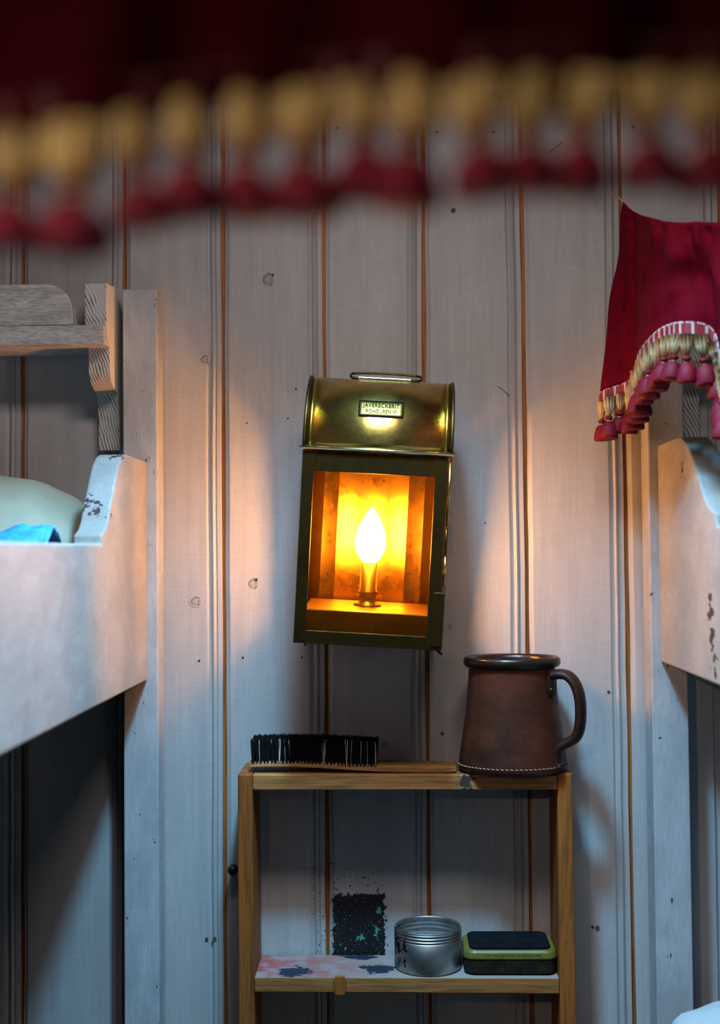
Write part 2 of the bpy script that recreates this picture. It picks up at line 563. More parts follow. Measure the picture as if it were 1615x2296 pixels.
def grid(name, pts, mat, parent=None, thick=0.0, smooth=True):
    """pts[i][j] lattice"""
    n, m_ = len(pts), len(pts[0])
    vs = [q for row in pts for q in row]
    fs = [(i * m_ + j, (i + 1) * m_ + j, (i + 1) * m_ + j + 1, i * m_ + j + 1) for i in range(n - 1) for j in range(m_ - 1)]
    o = mesh(name, vs, fs, mat, parent, smooth=smooth)
    if thick:
        s = o.modifiers.new('solid', 'SOLIDIFY')
        s.thickness = thick
        s.offset = 0
    return o
def empty(name, loc=(0, 0, 0)):
    o = bpy.data.objects.new(name, None)
    o.location = loc
    C.objects.link(o)
    return o
def tag(o, label, cat, group=None):
    o['label'] = label
    o['category'] = cat
    if group:
        o['group'] = group
    return o
def structure(o, label=None):
    o['kind'] = 'structure'
    if label:
        o['label'] = label
    return o
def rebase(root):
    """children were built in world coordinates; keep them there under a moved root"""
    inv = Matrix.Translation(root.location).inverted()
    for ch in root.children:
        if ch.type == 'MESH' and not ch.get('_rb'):
            ch.data.transform(inv)
            for g in ch.children:
                if g.type == 'MESH':
                    g.data.transform(inv)
def lerp(a, b, t):
    return a + (b - a) * t
def table(tb, x):
    """piecewise cubic-ish interpolation of rows (x, v1, v2, ...)"""
    if x <= tb[0][0]:
        return tb[0][1:]
    for i in range(len(tb) - 1):
        if x <= tb[i + 1][0]:
            a, b = tb[i], tb[i + 1]
            t = (x - a[0]) / (b[0] - a[0])
            p0 = tb[max(i - 1, 0)]
            p3 = tb[min(i + 2, len(tb) - 1)]
            out = []
            for k in range(1, len(a)):
                m1 = (b[k] - p0[k]) / max(b[0] - p0[0], 1e-9) * (b[0] - a[0])
                m2 = (p3[k] - a[k]) / max(p3[0] - a[0], 1e-9) * (b[0] - a[0])
                h = t
                out.append((2 * h**3 - 3 * h**2 + 1) * a[k] + (h**3 - 2 * h**2 + h) * m1 + (-2 * h**3 + 3 * h**2) * b[k] + (h**3 - h**2) * m2)
            return out
    return tb[-1][1:]

# ------------------------------------------------------------------ room
XL, XR = -0.95, 0.95
structure(box('floor', (XL, -1.75, -0.03), (XR, 0.05, 0), 'floor_board', bevel=0))
structure(box('ceiling', (XL, -1.75, CEIL), (XR, 0.05, CEIL + 0.03), 'ceiling_paint', bevel=0))
structure(box('wall_left', (XL - 0.03, -1.75, 0), (XL, 0.05, CEIL), 'side_paint', bevel=0))
structure(box('wall_right', (XR, -1.75, 0), (XR + 0.03, 0.05, CEIL), 'side_paint', bevel=0))
wall = structure(box('wall_back', (XL, 0.0055, 0), (XR, 0.03, CEIL), 'groove_wood', bevel=0))
ztop = P(1000, 217).z

# joints between the planks: x at y=220 and at y=2290 (pixels on the wall)
joints = []
for i, (xt, xb) in enumerate([(-170, -185), (50.5, 48), (278, 280), (499, 505), (725, 736), (947, 965), (1168, 1195), (1388, 1424), (1611, 1650), (1832, 1876)]):
    a, b = P(xt, 220), P(xb, 2290)
    joints.append((a.x, a.z, b.x, b.z))
def jx(j, z):
    return j[0] + (j[2] - j[0]) * (j[1] - z) / (j[1] - j[3])
joints = [(XL + 0.115 * i, 2, XL + 0.115 * i, 0) for i in range(0, 0)] + joints
first, last = joints[0], joints[-1]
pw = 0.1165
left_extra, right_extra = [], []
q = first
while q[0] - pw > XL + 0.02:
    q = (q[0] - pw, q[1], q[2] - pw, q[3])
    left_extra.insert(0, q)
q = last
while q[0] + pw < XR - 0.02:
    q = (q[0] + pw, q[1], q[2] + pw, q[3])
    right_extra.append(q)
joints = left_extra + joints + right_extra
planks = []
GW = 10.5 * K / 2
def plank(ja, jb, idx):
    zs = [lerp(0.0, ztop, t / 48) for t in range(49)]
    vs, fs = [], []
    rows = []
    off = random.uniform(-0.0006, 0.0006)
    for z in zs:
        j1 = GW * (0.85 + 0.45 * mnoise.noise((idx * 9.1, z * 9, 0.3)))
        j2 = GW * (0.85 + 0.45 * mnoise.noise((idx * 9.1, z * 9, 7.3)))
        l, r = jx(ja, z) + j1, jx(jb, z) - j2
        prof = [(l, 0.006), (l, 0.0030), (l + 4 * K, 0.0022), (l + 10 * K, 0.0), (r - 34 * K, 0.0), (r - 28 * K, 0.0028),
                (r - 25 * K, 0.0030), (r - 22 * K, 0.0008), (r - 18.5 * K, -0.0007), (r - 15 * K, 0.0008), (r - 12 * K, 0.0030),
                (r - 10 * K, 0.0014), (r - 1.2 * K, 0.0014), (r, 0.0022), (r, 0.006)]
        rows.append([(x, y + (off if y < 0.005 else 0), z) for x, y in prof])
    n = len(rows[0])
    vs = [v for rw in rows for v in rw]
    for i in range(len(rows) - 1):
        for k in range(n - 1):
            fs.append((i * n + k, i * n + k + 1, (i + 1) * n + k + 1, (i + 1) * n + k))
    fs.append(tuple(range(n)))
    fs.append(tuple(range((len(rows) - 1) * n, len(rows) * n)))
    return mesh('plank', vs, fs, 'wall_paint', wall)
for i in range(len(joints) - 1):
    planks.append((joints[i], joints[i + 1], plank(joints[i], joints[i + 1], i)))
def plank_at(x, z):
    for a, b, o in planks:
        if jx(a, z) <= x <= jx(b, z):
            return o
    return wall
# knots, nail holes and nicks
disc = [(math.cos(2 * math.pi * i / 20), 0, math.sin(2 * math.pi * i / 20)) for i in range(20)]
disc_me = bpy.data.meshes.new('knot')
disc_me.from_pydata([(0, -0.15, 0)] + disc + [(x, 1.0, z) for x, _, z in disc], [],
                    [(0, 1 + (i + 1) % 20, 1 + i) for i in range(20)] + [(1 + i, 1 + (i + 1) % 20, 21 + (i + 1) % 20, 21 + i) for i in range(20)])
disc_me.materials.append(MAT['knot'])
for (x, y, rx, ry) in [(602, 627, 16, 20), (568, 1309, 14, 16), (440, 1348, 15, 14), (460, 806, 12, 13), (992, 1645, 7, 6), (864, 1671, 9, 10), (1010, 1405, 6, 7), (1372, 640, 5, 6)]:
    w = P(x, y)
    o = bpy.data.objects.new('knot', disc_me)
    C.objects.link(o)
    o.parent = plank_at(w.x, w.z)
    o.location = (w.x, -0.0007, w.z)
    o.scale = (rx * K, 0.0008, ry * K)
nail_me = {}
for mm in ('nail_dark', 'nail_rust'):
    me = bpy.data.meshes.new('nail')
    vs = [(math.cos(math.pi * i / 4) * (1 + 0.2 * ((i * 7) % 3 - 1)), -0.5, math.sin(math.pi * i / 4)) for i in range(8)]
    vs += [(x * 1.1, 1, z * 1.1) for x, _, z in vs]
    me.from_pydata(vs, [], [tuple(range(7, -1, -1))] + [(i, (i + 1) % 8, 8 + (i + 1) % 8, 8 + i) for i in range(8)])
    me.materials.append(MAT[mm])
    nail_me[mm] = me
for (x, y, r, mm) in [(1017, 472, 6, 'nail_dark'), (1329, 2078, 3, 'nail_dark'), (1340, 2080, 5, 'nail_rust'), (464, 2105, 4, 'nail_rust'), (481, 2105, 5, 'nail_rust'),
                      (664, 872, 2.5, 'nail_dark'), (545, 1474, 2.5, 'nail_dark'), (677, 1474, 2.5, 'nail_dark'), (447, 1481, 2.5, 'nail_dark'), (1107, 296, 3, 'nail_dark'), (1196, 293, 3, 'nail_dark'),
                      (1420, 285, 3.5, 'nail_dark'), (980, 296, 3, 'nail_dark'), (895, 290, 3, 'nail_dark'), (757, 286, 3, 'nail_dark'), (1365, 1551, 3, 'nail_dark'),
                      (646, 938, 2, 'nail_dark'), (554, 949, 2, 'nail_dark'), (1088, 1173, 2, 'nail_dark'), (992, 1644, 3, 'nail_dark'), (575, 1300, 4, 'nail_dark'), (612, 617, 3.5, 'nail_dark')]:
    w = P(x, y)
    o = bpy.data.objects.new('nail', nail_me[mm])
    C.objects.link(o)
    o.parent = plank_at(w.x, w.z)
    o.location = (w.x, -0.0006, w.z)
    o.scale = (r * K, 0.0011, r * K)
# hair-thin scratch in the paint right of the lamp, and one under the fringe
for pts in ([(1116, 866), (1128, 874), (1143, 888)], [(1230, 345), (1240, 336), (1248, 330), (1262, 318)]):
    w0 = P(*pts[0])
    tube('scratch', [P(x, y, 0.0004) for x, y in pts], 0.0005, 'nail_dark', plank_at(w0.x, w0.z), seg=5)

# cornice over the planks
t1 = structure(prism('trim_1', [(0.03, ztop), (-0.012, ztop), (-0.016, ztop + 0.004), (-0.016, ztop + 0.055), (-0.03, ztop + 0.075), (-0.03, CEIL), (0.03, CEIL)], 'x', XL, XR, 'trim_paint'))

# ceiling fixtures: the downlight, and an added unseen panel for the soft fill
dl = empty('ceiling_downlight', (-0.02, -0.50, CEIL))
lathe('trim_ring', [(0.032, -0.001), (0.034, -0.012), (0.050, -0.010), (0.052, -0.001)], 'fixture', dl, 40)
lathe('reflector_cup', [(0.0, -0.002), (0.020, -0.002), (0.032, -0.010)], 'aluminium', dl, 40)
tag(dl, 'small round recessed downlight in the ceiling above the aisle', 'ceiling light')
pn = empty('ceiling_fill_panel', (0.03, -0.66, CEIL))
boxes('fill_frame', [((-0.23, -0.095, -0.02), (0.23, -0.08, 0)), ((-0.23, 0.08, -0.02), (0.23, 0.095, 0)), ((-0.23, -0.08, -0.02), (-0.215, 0.08, 0)), ((0.215, -0.08, -0.02), (0.23, 0.08, 0))], 'fixture', pn)
box('fill_tray', (-0.215, -0.08, -0.004), (0.215, 0.08, 0), 'sheet', pn, 0)
tag(pn, 'flat rectangular panel added unseen over the aisle as soft fill light', 'ceiling light')

rl = empty('fringe_fill_lamp', (-0.34, -1.50, CZ + 0.20))  # added fixture round the fringe spot, out of view
lathe('shade', [(0.022, 0.034), (0.030, 0.030), (0.046, -0.002), (0.044, -0.004), (0.028, 0.028), (0.022, 0.032)], 'fixture', rl, 28)
tube('stem', [(0, 0, 0.034), (0, 0, CEIL - CZ - 0.20)], 0.004, 'fixture', rl, seg=10)
tag(rl, 'small hanging lamp added unseen behind the viewer to light the fringe', 'lamp')

# ------------------------------------------------------------------ bunks
def yr(r):                     # distance from the wall of a point magnified r times against the wall
    return D * (1 - 1 / r)
def hz(h):                     # height of a point h wall-pixels above the horizon
    return CZ + h * K
def ogee(pts_r, top_h, notch_h, bot_h, far):
    """outline (y, z) of a lee board seen from the aisle"""
    pl = [(-far, hz(bot_h)), (-far, hz(top_h))]
    for r, h in pts_r:
        pl.append((-yr(r), hz(h)))
    pl.append((-1.22, hz(notch_h)))
    pl.append((-1.22, hz(bot_h)))
    return pl
def board(name, outline, xa, xb, mat, parent):
    bm = bmesh.new()
    va = [bm.verts.new((xa, y, z)) for y, z in outline]
    f = bm.faces.new(va)
    ext = bmesh.ops.extrude_face_region(bm, geom=[f])
    for g in ext['geom']:
        if isinstance(g, bmesh.types.BMVert):
            g.co.x = xb
    bmesh.ops.recalc_face_normals(bm, faces=bm.faces)
    me = bpy.data.meshes.new(name)
    bm.to_mesh(me)
    bm.free()
    me.materials.append(MAT[mat])
    o = bpy.data.objects.new(name, me)
    C.objects.link(o)
    o.parent = parent
    b = o.modifiers.new('bevel', 'BEVEL')
    b.width = 0.0022
    b.segments = 2
    b.limit_method = 'ANGLE'
    b.angle_limit = math.radians(50)
    return o
def ogee_curve(r0, h0, r1, h1, n=9):
    return [(lerp(r0, r1, t), h) for t, h in ((0, h0),)]

def Zp(x, y, r):
    return P(x, y, yr(r)).z
POST_D = yr(1.028)
# left bunk
lb = empty('bunk', (-0.6, -0.3, 0))
box('post', (-592 * K, -POST_D, 0), (-515.5 * K, -0.0032, Zp(310, 648, 1.028)), 'post_paint', lb, 0.0015)
prof_l = [(1.110, 205), (1.121, 203), (1.132, 196), (1.145, 179), (1.158, 149), (1.1685, 121), (1.181, 93), (1.190, 66), (1.200, 50), (1.2175, 39), (1.2186, 21)]
board('lee_board', ogee(prof_l, 205, 21, -273, POST_D + 0.0005), -539 * K, -593 * K, 'board_paint', lb)
box('bunk_base', (XL + 0.002, -1.22, hz(-235)), (-594 * K, -0.01, hz(-200)), 'board_paint', lb, 0.001)
box('post', (-592 * K, -1.262, 0), (-515.5 * K, -1.222, hz(572)), 'post_paint', lb, 0.0015)
rebase(lb)
tag(lb, 'white painted bunk frame with lee board on the left, pillow inside', 'bunk bed')
mt = box('mattress', (XL + 0.01, -1.2, hz(-199)), (-600 * K, -0.02, hz(-75) - 0.034), 'sheet', None, 0.02)
tag(mt, 'thick pale mattress lying in the left bunk under the pillow', 'mattress')
# right bunk (a hand's breadth higher)
rb = empty('bunk', (0.6, -0.3, 0))
box('post', (554 * K, -POST_D - 0.004, 0), (632 * K, -0.0032, hz(600)), 'post_paint', rb, 0.0015)
prof_r = [(1.108, 228), (1.122, 225), (1.148, 205), (1.169, 174), (1.185, 143), (1.206, 100), (1.222, 81), (1.250, 66), (1.254, 42)]
board('lee_board', ogee(prof_r, 228, 42, -240, POST_D + 0.0045), 574 * K, 629 * K, 'board_paint', rb)
box('bunk_base', (630 * K, -1.22, hz(-205)), (XR - 0.002, -0.01, hz(-170)), 'board_paint', rb, 0.001)
box('post', (554 * K, -1.262, 0), (632 * K, -1.222, hz(600)), 'post_paint', rb, 0.0015)
rebase(rb)
tag(rb, 'white painted bunk frame with lee board on the right, behind the red valance', 'bunk bed')

# pillow and blue cloth in the left bunk
def pillow(name, c, half, mat, label, sag=0.12, seed=0, rot=0.0):
    rows = []
    nu, nv = 40, 24
    vs, fs = [], []
    for i in range(nv + 1):
        v = -math.pi / 2 + math.pi * i / nv
        for j in range(nu):
            u = 2 * math.pi * j / nu
            def sp(t, e):
                return math.copysign(abs(t) ** e, t)
            x = sp(math.cos(v), 0.55) * sp(math.cos(u), 0.45)
            y = sp(math.cos(v), 0.55) * sp(math.sin(u), 0.45)
            z = sp(math.sin(v), 0.9) * (1 - 0.5 * abs(x) ** 3) * (1 - 0.5 * abs(y) ** 3)
            q = Vector((x * half[0], y * half[1], z * half[2]))
            q *= 1 + 0.05 * mnoise.noise(q * 16 + Vector((seed, 0, 0)))
            q.z += 0.006 * mnoise.noise(q * 30 + Vector((0, seed, 3)))
            vs.append(q)
    for i in range(nv):
        for j in range(nu):
            fs.append((i * nu + j, i * nu + (j + 1) % nu, (i + 1) * nu + (j + 1) % nu, (i + 1) * nu + j))
    o = mesh(name, vs, fs, mat, None, smooth=True)
    o.location = c
    o.rotation_euler = (rot, 0, 0)
    tag(o, label, 'pillow')
    return o
pc = P(190, 1140, 0.16)
pillow('pillow', (pc.x - 0.205, -0.14, hz(-75) + 0.064), (0.20, 0.118, 0.062), 'linen', 'plump off-white pillow in the left bunk behind the lee board', rot=0.25)
def crumple(name, x0, x1, y0, y1, base, peak, mat):
    rows = []
    nx, ny = 50, 26
    for i in range(nx + 1):
        row = []
        x = lerp(x0, x1, i / nx)
        for j in range(ny + 1):
            y = lerp(y0, y1, j / ny)
            t = j / ny
            g = math.exp(-((x - peak[0]) / (0.03 if x < peak[0] else 0.06)) ** 2)
            z = base + math.sin(math.pi * t) ** 0.7 * (0.087 + 0.012 * g)
            z += 0.005 * math.sin(math.pi * t) * (mnoise.noise((x * 60, y * 60, 0)) + 0.6 * abs(mnoise.noise((x * 110, y * 90, 4))))
            row.append((x, y, z))
        rows.append(row)
    return grid(name, rows, mat, None, 0.0015)
pk = P(55, 1180, 0.30)
edge = P(160, 1205, 0.28)
bc = crumple('folded_cloth', pk.x - 0.16, -604 * K, -0.36, -0.245, hz(-75) - 0.033, (pk.x, pk.z - hz(-75) + 0.008), 'blue_cloth')
tag(bc, 'bright blue patterned cloth crumpled in front of the left pillow', 'cloth')

# shelf over the left bunk
ls = empty('wall_shelf', (-0.35, 0, CZ + 0.2))
xo = -610.5 * K
bw = 24.5e-3
rS = lambda r: -yr(r)
bracket = [(-0.0035, Zp(268, 652, 1.0))] + [(rS(r), Zp(x, y, r)) for x, y, r in (
    (238, 635, 1.056), (238, 730, 1.056), (242, 765, 1.050), (245, 780, 1.044), (246, 838, 1.043), (250, 860, 1.036), (258, 874, 1.026), (264, 884, 1.016),
    (267, 905, 1.012), (270, 940, 1.009), (271, 975, 1.0085), (271, 1010, 1.0085))] + [(-0.0035, Zp(272, 1012, 1.0))]
zb0, zb1 = Zp(230, 770, 1.064), Zp(230, 728, 1.064)
prism('bracket', bracket, 'x', xo - bw, xo, 'weathered_end', ls, 0.0008)
box('shelf_board', (-0.93, rS(1.064), zb0), (xo - 0.0005, -0.0035, zb1), 'weathered_grain', ls, 0.0012)
# raised fiddle with a quarter-round end
fx = (160 - VPX) / 1.064 * K
fh = Zp(100, 637, 1.064) - zb1
fl = [(-0.93, zb1 + 0.0003), (fx, zb1 + 0.0003), (fx, zb1 + fh * 0.25)]
for i in range(1, 10):
    a = math.pi / 2 * i / 9
    fl.append((fx - 62 / 1.064 * K * (1 - math.cos(a)), zb1 + fh * (0.25 + 0.75 * math.sin(a))))
fl.append((-0.93, zb1 + fh))
prism('fiddle_rail', fl, 'y', rS(1.064), rS(1.064) + 0.020, 'weathered_grain', ls, 0.0012)
prism('bracket', bracket, 'x', -0.93, -0.93 + bw, 'weathered_end', ls, 0.0008)
rebase(ls)
tag(ls, 'weathered grey shelf with carved bracket above the left bunk', 'shelf')
# the matching shelf on the right, mostly behind the red valance
rs = empty('wall_shelf', (0.35, 0, CZ + 0.2))
xo2 = 633 * K
def lift(pl, dz):
    return [(y, z + dz) for y, z in pl]
prism('bracket', lift(bracket, 12 * K), 'x', xo2, xo2 + bw, 'weathered_end', rs, 0.0008)
box('shelf_board', (xo2 + 0.0005, rS(1.064), zb0 + 12 * K), (0.93, -0.0035, zb1 + 12 * K), 'weathered_grain', rs, 0.0012)
prism('bracket', lift(bracket, 12 * K), 'x', 0.93 - bw, 0.93, 'weathered_end', rs, 0.0008)
rebase(rs)
tag(rs, 'dark weathered shelf with carved bracket beside the right post behind valance', 'shelf')

# lower bunk bedding at the bottom right corner
lw = empty('lower_bunk', (0.6, -0.3, 0))
box('bunk_base', (640 * K, -1.2, 0.40), (XR - 0.002, -0.01, 0.42), 'board_paint', lw, 0.001)
box('side_rail', (640 * K, -1.2, 0.30), (668 * K, -0.01, 0.40), 'board_paint', lw, 0.001)
box('leg', (640 * K, -0.06, 0), (668 * K, -0.02, 0.30), 'board_paint', lw, 0.001)
box('leg', (640 * K, -1.2, 0), (668 * K, -1.16, 0.30), 'board_paint', lw, 0.001)
rebase(lw)
tag(lw, 'white painted lower bunk base in the dark under the right bunk', 'bunk bed')
pz = P(1590, 2256, 0.18)
o = box('mattress', (645 * K, -1.19, 0.421), (XR - 0.01, -0.02, pz.z - 0.118), 'sheet', None, 0.02)
tag(o, 'pale mattress on the lower right bunk under the white pillow', 'mattress')
pillow('pillow', (pz.x + 0.160, -0.180, pz.z - 0.055), (0.19, 0.108, 0.062), 'sheet', 'white pillow in the lower right bunk, bottom corner of the view', seed=5)

# ------------------------------------------------------------------ shelf unit under the lamp
SD = 0.080
def slab(name, c4, d0, d1, mat, parent, bevel=0.0012):
    """board whose front outline is given by four pixels (tl, tr, br, bl) at distance d1"""
    f = [P(x, y, d1) for x, y in c4]
    bk = [Vector((q.x, -d0, q.z)) for q in f]
    return mesh(name, f + bk, [(3, 2, 1, 0), (4, 5, 6, 7), (0, 1, 5, 4), (1, 2, 6, 5), (2, 3, 7, 6), (3, 0, 4, 7)], mat, parent, bevel=bevel)
su = empty('shelf_unit', (P(905, 1740, 0.04).x, -0.04, 0))
def upright(xt0, xt1, xb0, xb1, y0):
    f = [P(xt0, y0, SD), P(xt1, y0, SD), P(xb1, 2290, SD), P(xb0, 2290, SD)]
    zt, zb = f[0].z, f[2].z
    k = zt / (zt - zb)
    b0 = f[0].x + (f[3].x - f[0].x) * k
    b1 = f[1].x + (f[2].x - f[1].x) * k
    q = [Vector((b0, 0, 0)), Vector((b1, 0, 0)), Vector((f[1].x, 0, f[1].z)), Vector((f[0].x, 0, f[0].z))]
    vs = [(v.x, -SD, v.z) for v in q] + [(v.x, -0.004, v.z) for v in q]
    return mesh('side_panel', vs, BOXF, 'pine_upright', su, bevel=0.0018)
upright(533, 566, 535, 571, 1736)
upright(1250, 1284, 1256, 1293, 1734)
slab('shelf_board', [(566.5, 1737), (1249.5, 1737), (1249.5, 1771), (567, 1772)], 0.004, SD, 'pine_board', su)
slab('shelf_board', [(570.5, 2191), (1254.5, 2193), (1254.5, 2229), (571, 2225)], 0.004, SD, 'pine_painted', su)
slab('shelf_board', [(572.5, 2640), (1257.5, 2642), (1257.5, 2678), (573, 2675)], 0.004, SD, 'pine_board', su)
# dowel plug in the lower board's front edge
dw = []
for i in range(12):
    a = math.pi * 2 * i / 12
    dw.append((762 + 15 * max(-1, min(1, 1.25 * math.cos(a))), 2211 + 21 * max(-1, min(1, 1.15 * math.sin(a)))))
f = [P(x, y, SD + 0.0018) for x, y in dw]
mesh('wood_plug', f + [Vector((q.x, -SD + 0.002, q.z)) for q in f], [tuple(range(12)), tuple(range(23, 11, -1))] + [(i, (i + 1) % 12, 12 + (i + 1) % 12, 12 + i) for i in range(12)], 'pine_upright', su, bevel=0.0006)
rebase(su)
tag(su, 'narrow open pine shelf unit standing against the plank wall below the lamp', 'shelf')
ZU = P(900, 1737, SD).z
ZL = P(900, 2192, SD).z

# black knob on the wall beside the unit
w = P(526, 1943)
kb = lathe('coat_peg', [(0, -0.022), (0.004, -0.0215), (0.006, -0.018), (0.006, -0.012), (0.003, -0.008), (0.003, 0.0)], 'black_enamel', None, 20)
kb.rotation_euler = (-math.pi / 2, 0, 0)
kb.location = (w.x, 0.0, w.z)
for v in kb.data.vertices:
    v.co.z = v.co.z
tag(kb, 'small black peg on the wall at the left edge of the shelf unit', 'peg')

# ------------------------------------------------------------------ brush
br = empty('hand_brush', (P(790, 1725, 0.05).x, -0.05, ZU))
FD = 0.072
top = [(558, 1709), (600, 1708), (660, 1707.5), (720, 1709.5), (790, 1714), (860, 1716.5), (940, 1716.5), (1000, 1718), (1024, 1720)]
bot = [(558, 1721), (600, 1719.5), (660, 1720), (720, 1723), (790, 1728), (860, 1731.5), (940, 1733), (1000, 1733.5), (1024, 1731)]
vs, fs = [], []
nn = len(top)
for i in range(nn):
    a, b = P(*top[i], FD), P(*bot[i], FD)
    wdt = 0.042 if i < 5 else lerp(0.042, 0.030, (i - 4) / 4.0)
    a.z = max(a.z, ZU + 0.004)
    b.z = max(b.z, ZU + 0.0003)
    yb = -FD + wdt
    vs += [(a.x, -FD + 0.002, a.z), (a.x, yb, a.z), (b.x, yb, b.z), (b.x, -FD, b.z)]
for i in range(nn - 1):
    for k in range(4):
        fs.append((i * 4 + k, i * 4 + (k + 1) % 4, (i + 1) * 4 + (k + 1) % 4, (i + 1) * 4 + k))
fs += [(0, 1, 2, 3), tuple((nn - 1) * 4 + k for k in (3, 2, 1, 0))]
mesh('handle', vs, fs, 'brush_wood', br, smooth=False, bevel=0.0012)
btop = [(562, 1659), (640, 1657), (720, 1658), (790, 1661), (847, 1664)]
bbot = [(566, 1709), (640, 1708), (720, 1710), (790, 1714.5), (846, 1716)]
def pl(tb, x):
    for i in range(len(tb) - 1):
        if x <= tb[i + 1][0]:
            t = (x - tb[i][0]) / (tb[i + 1][0] - tb[i][0])
            return lerp(tb[i][1], tb[i + 1][1], t)
    return tb[-1][1]
tuftb, tuftp = ([], []), ([], [])
ncol, nrow = 34, 6
pale = {(7, 0), (19, 0), (25, 0)}
hint = {(2, 0), (3, 0), (5, 0), (9, 0), (10, 0), (16, 0), (23, 0), (26, 0), (27, 0), (29, 0), (31, 0), (0, 0), (33, 0)}
for i in range(ncol):
    for j in range(nrow):
        x0 = lerp(568, 842, i / (ncol - 1))
        dp = FD - 0.003 - j * 0.0068
        is_pale = (i, j) in pale
        for k in range(13):
            jx_, jy_ = random.uniform(-3.2, 3.2), random.uniform(-0.003, 0.003)
            spread = 1.4
            b = P(x0 + jx_ * 0.7, pl(bbot, x0), FD)
            t = P(x0 + jx_ * spread + random.uniform(-2, 2), pl(btop, x0) + random.uniform(-2.0, 3.0) + (6 if is_pale and k % 2 else 0), FD)
            b.y, t.y = -(dp - jy_), -(dp - jy_ * 1.6) + random.uniform(-0.002, 0.002)
            b.z -= 0.001
            vs_, fs_ = tube_data([b, lerp(b, t, 0.5) + Vector((random.uniform(-.0003, .0003), 0, 0)), t], [0.0006, 0.00055, 0.0004], seg=3)
            tgt = tuftp if (is_pale and k < 6) or ((i, j) in hint and k < 1) else tuftb
            kk = len(tgt[0])
            tgt[0].extend(vs_)
            tgt[1].extend(tuple(q_ + kk for q_ in f_) for f_ in fs_)
o = mesh('bristles', tuftb[0], tuftb[1], 'black_bristle', br)
o['kind'] = 'stuff'
o = mesh('pale_bristles', tuftp[0], tuftp[1], 'pale_bristle', br)
o['kind'] = 'stuff'
rebase(br)
tag(br, 'wooden brush lying bristles up with black bristles on the pine shelf', 'brush')

# ------------------------------------------------------------------ leather mug
MY = 0.056
mc = P(1151, 1728, MY)
mug = empty('leather_mug', (mc.x, -MY, ZU))
s_ = (D - MY) / F
SYM = 0.82
body_prof = [(0.0, 0.0005), (54e-3, 0.0005), (58.5e-3, 0.002), (60.3e-3, 0.006), (59.8e-3, 0.012), (57.8e-3, 0.025), (54.6e-3, 0.046), (51.8e-3, 0.065), (49.9e-3, 0.084), (48.3e-3, 0.102), (47.4e-3, 0.116), (47.3e-3, 0.120),
             (44.0e-3, 0.120), (44.5e-3, 0.10), (50e-3, 0.06), (55e-3, 0.012), (0, 0.010)]
lathe('body', body_prof, 'leather', mug, 72, sy=SYM)
lathe('rim', [(44.5e-3, 0.112), (47.5e-3, 0.1135), (51.5e-3, 0.1150), (53.4e-3, 0.1175), (53.8e-3, 0.121), (52.8e-3, 0.1245), (50.5e-3, 0.1258), (47.5e-3, 0.1255), (44.6e-3, 0.1235), (43.6e-3, 0.119), (44.0e-3, 0.112), (44.5e-3, 0.112)], 'mug_rim', mug, 72, sy=SYM)
lathe('lining', [(43.8e-3, 0.120), (44.2e-3, 0.10), (49.5e-3, 0.06), (54e-3, 0.014), (0.0, 0.012)], 'mug_inside', mug, 48, sy=SYM)
hp = [(1246, 1509), (1262, 1506), (1280, 1509), (1296, 1525), (1306, 1552), (1309, 1585), (1307, 1618), (1299, 1642), (1283, 1654), (1266, 1664), (1256, 1680), (1258, 1702), (1266, 1722)]
path = [Vector((P(x, y, MY).x - mc.x, -0.004, P(x, y, MY).z - ZU)) for x, y in hp]
path[-1].z = max(path[-1].z, 0.008)
path = smooth_path(path, 5)
vs_, fs_ = tube_data(path, 0.0056, seg=12, rx=0.0115)
h_ = mesh('handle', vs_, fs_, 'dark_leather', mug, smooth=True)
h_.rotation_euler = (0, 0, math.radians(-24))
# tab with rivet where the handle meets the body
def on_body(px, py, lift):
    z = P(px, py, MY + 0.03).z - ZU
    x = P(px, py, MY + 0.03).x - mc.x
    rad = 0.0499 + lift
    for (r0, z0), (r1, z1) in zip(body_prof[3:11], body_prof[4:12]):
        if z0 <= z <= z1:
            rad = lerp(r0, r1, (z - z0) / (z1 - z0)) + lift
    x = min(x, rad * 0.985)
    return Vector((x, -SYM * math.sqrt(max(rad * rad - x * x, 1e-8)), z))
rows = []
for i in range(9):
    t = i / 8
    row = []
    for j in range(5):
        wpx = (11 if i < 7 else (9 if i == 7 else 5))
        row.append(on_body(1240 + (j - 2) / 2 * wpx, lerp(1504, 1563, t), 0.0014))
    rows.append(row)
grid('handle_tab', rows, 'dark_leather', mug, 0.0022)
rv = on_body(1239, 1548, 0.003)
o = lathe('rivet', [(0, 0.0016), (0.0018, 0.0013), (0.0027, 0.0004), (0.0028, -0.001)], 'brass_dark', mug, 16)
o.location = rv
o.rotation_euler = (math.radians(90), 0, math.radians(55))
st = ([], [])
for i in range(74):
    a0 = 2 * math.pi * i / 74
    a1 = a0 + 2 * math.pi / 74 * 0.62
    zz = 0.0085
    rr_ = 60.6e-3
    v_, f_ = tube_data([Vector((rr_ * math.cos(a), SYM * rr_ * math.sin(a), zz + dz)) for a, dz in ((a0, 0.0004), (a1, -0.0004))], 0.00065, seg=5, ref=(0, 0, 1))
    kk = len(st[0])
    st[0].extend(v_)
    st[1].extend(tuple(q_ + kk for q_ in g) for g in f_)
mesh('stitching', st[0], st[1], 'stitch', mug)
tag(mug, 'brown leather mug with dark rim and strap handle on the top shelf', 'mug')

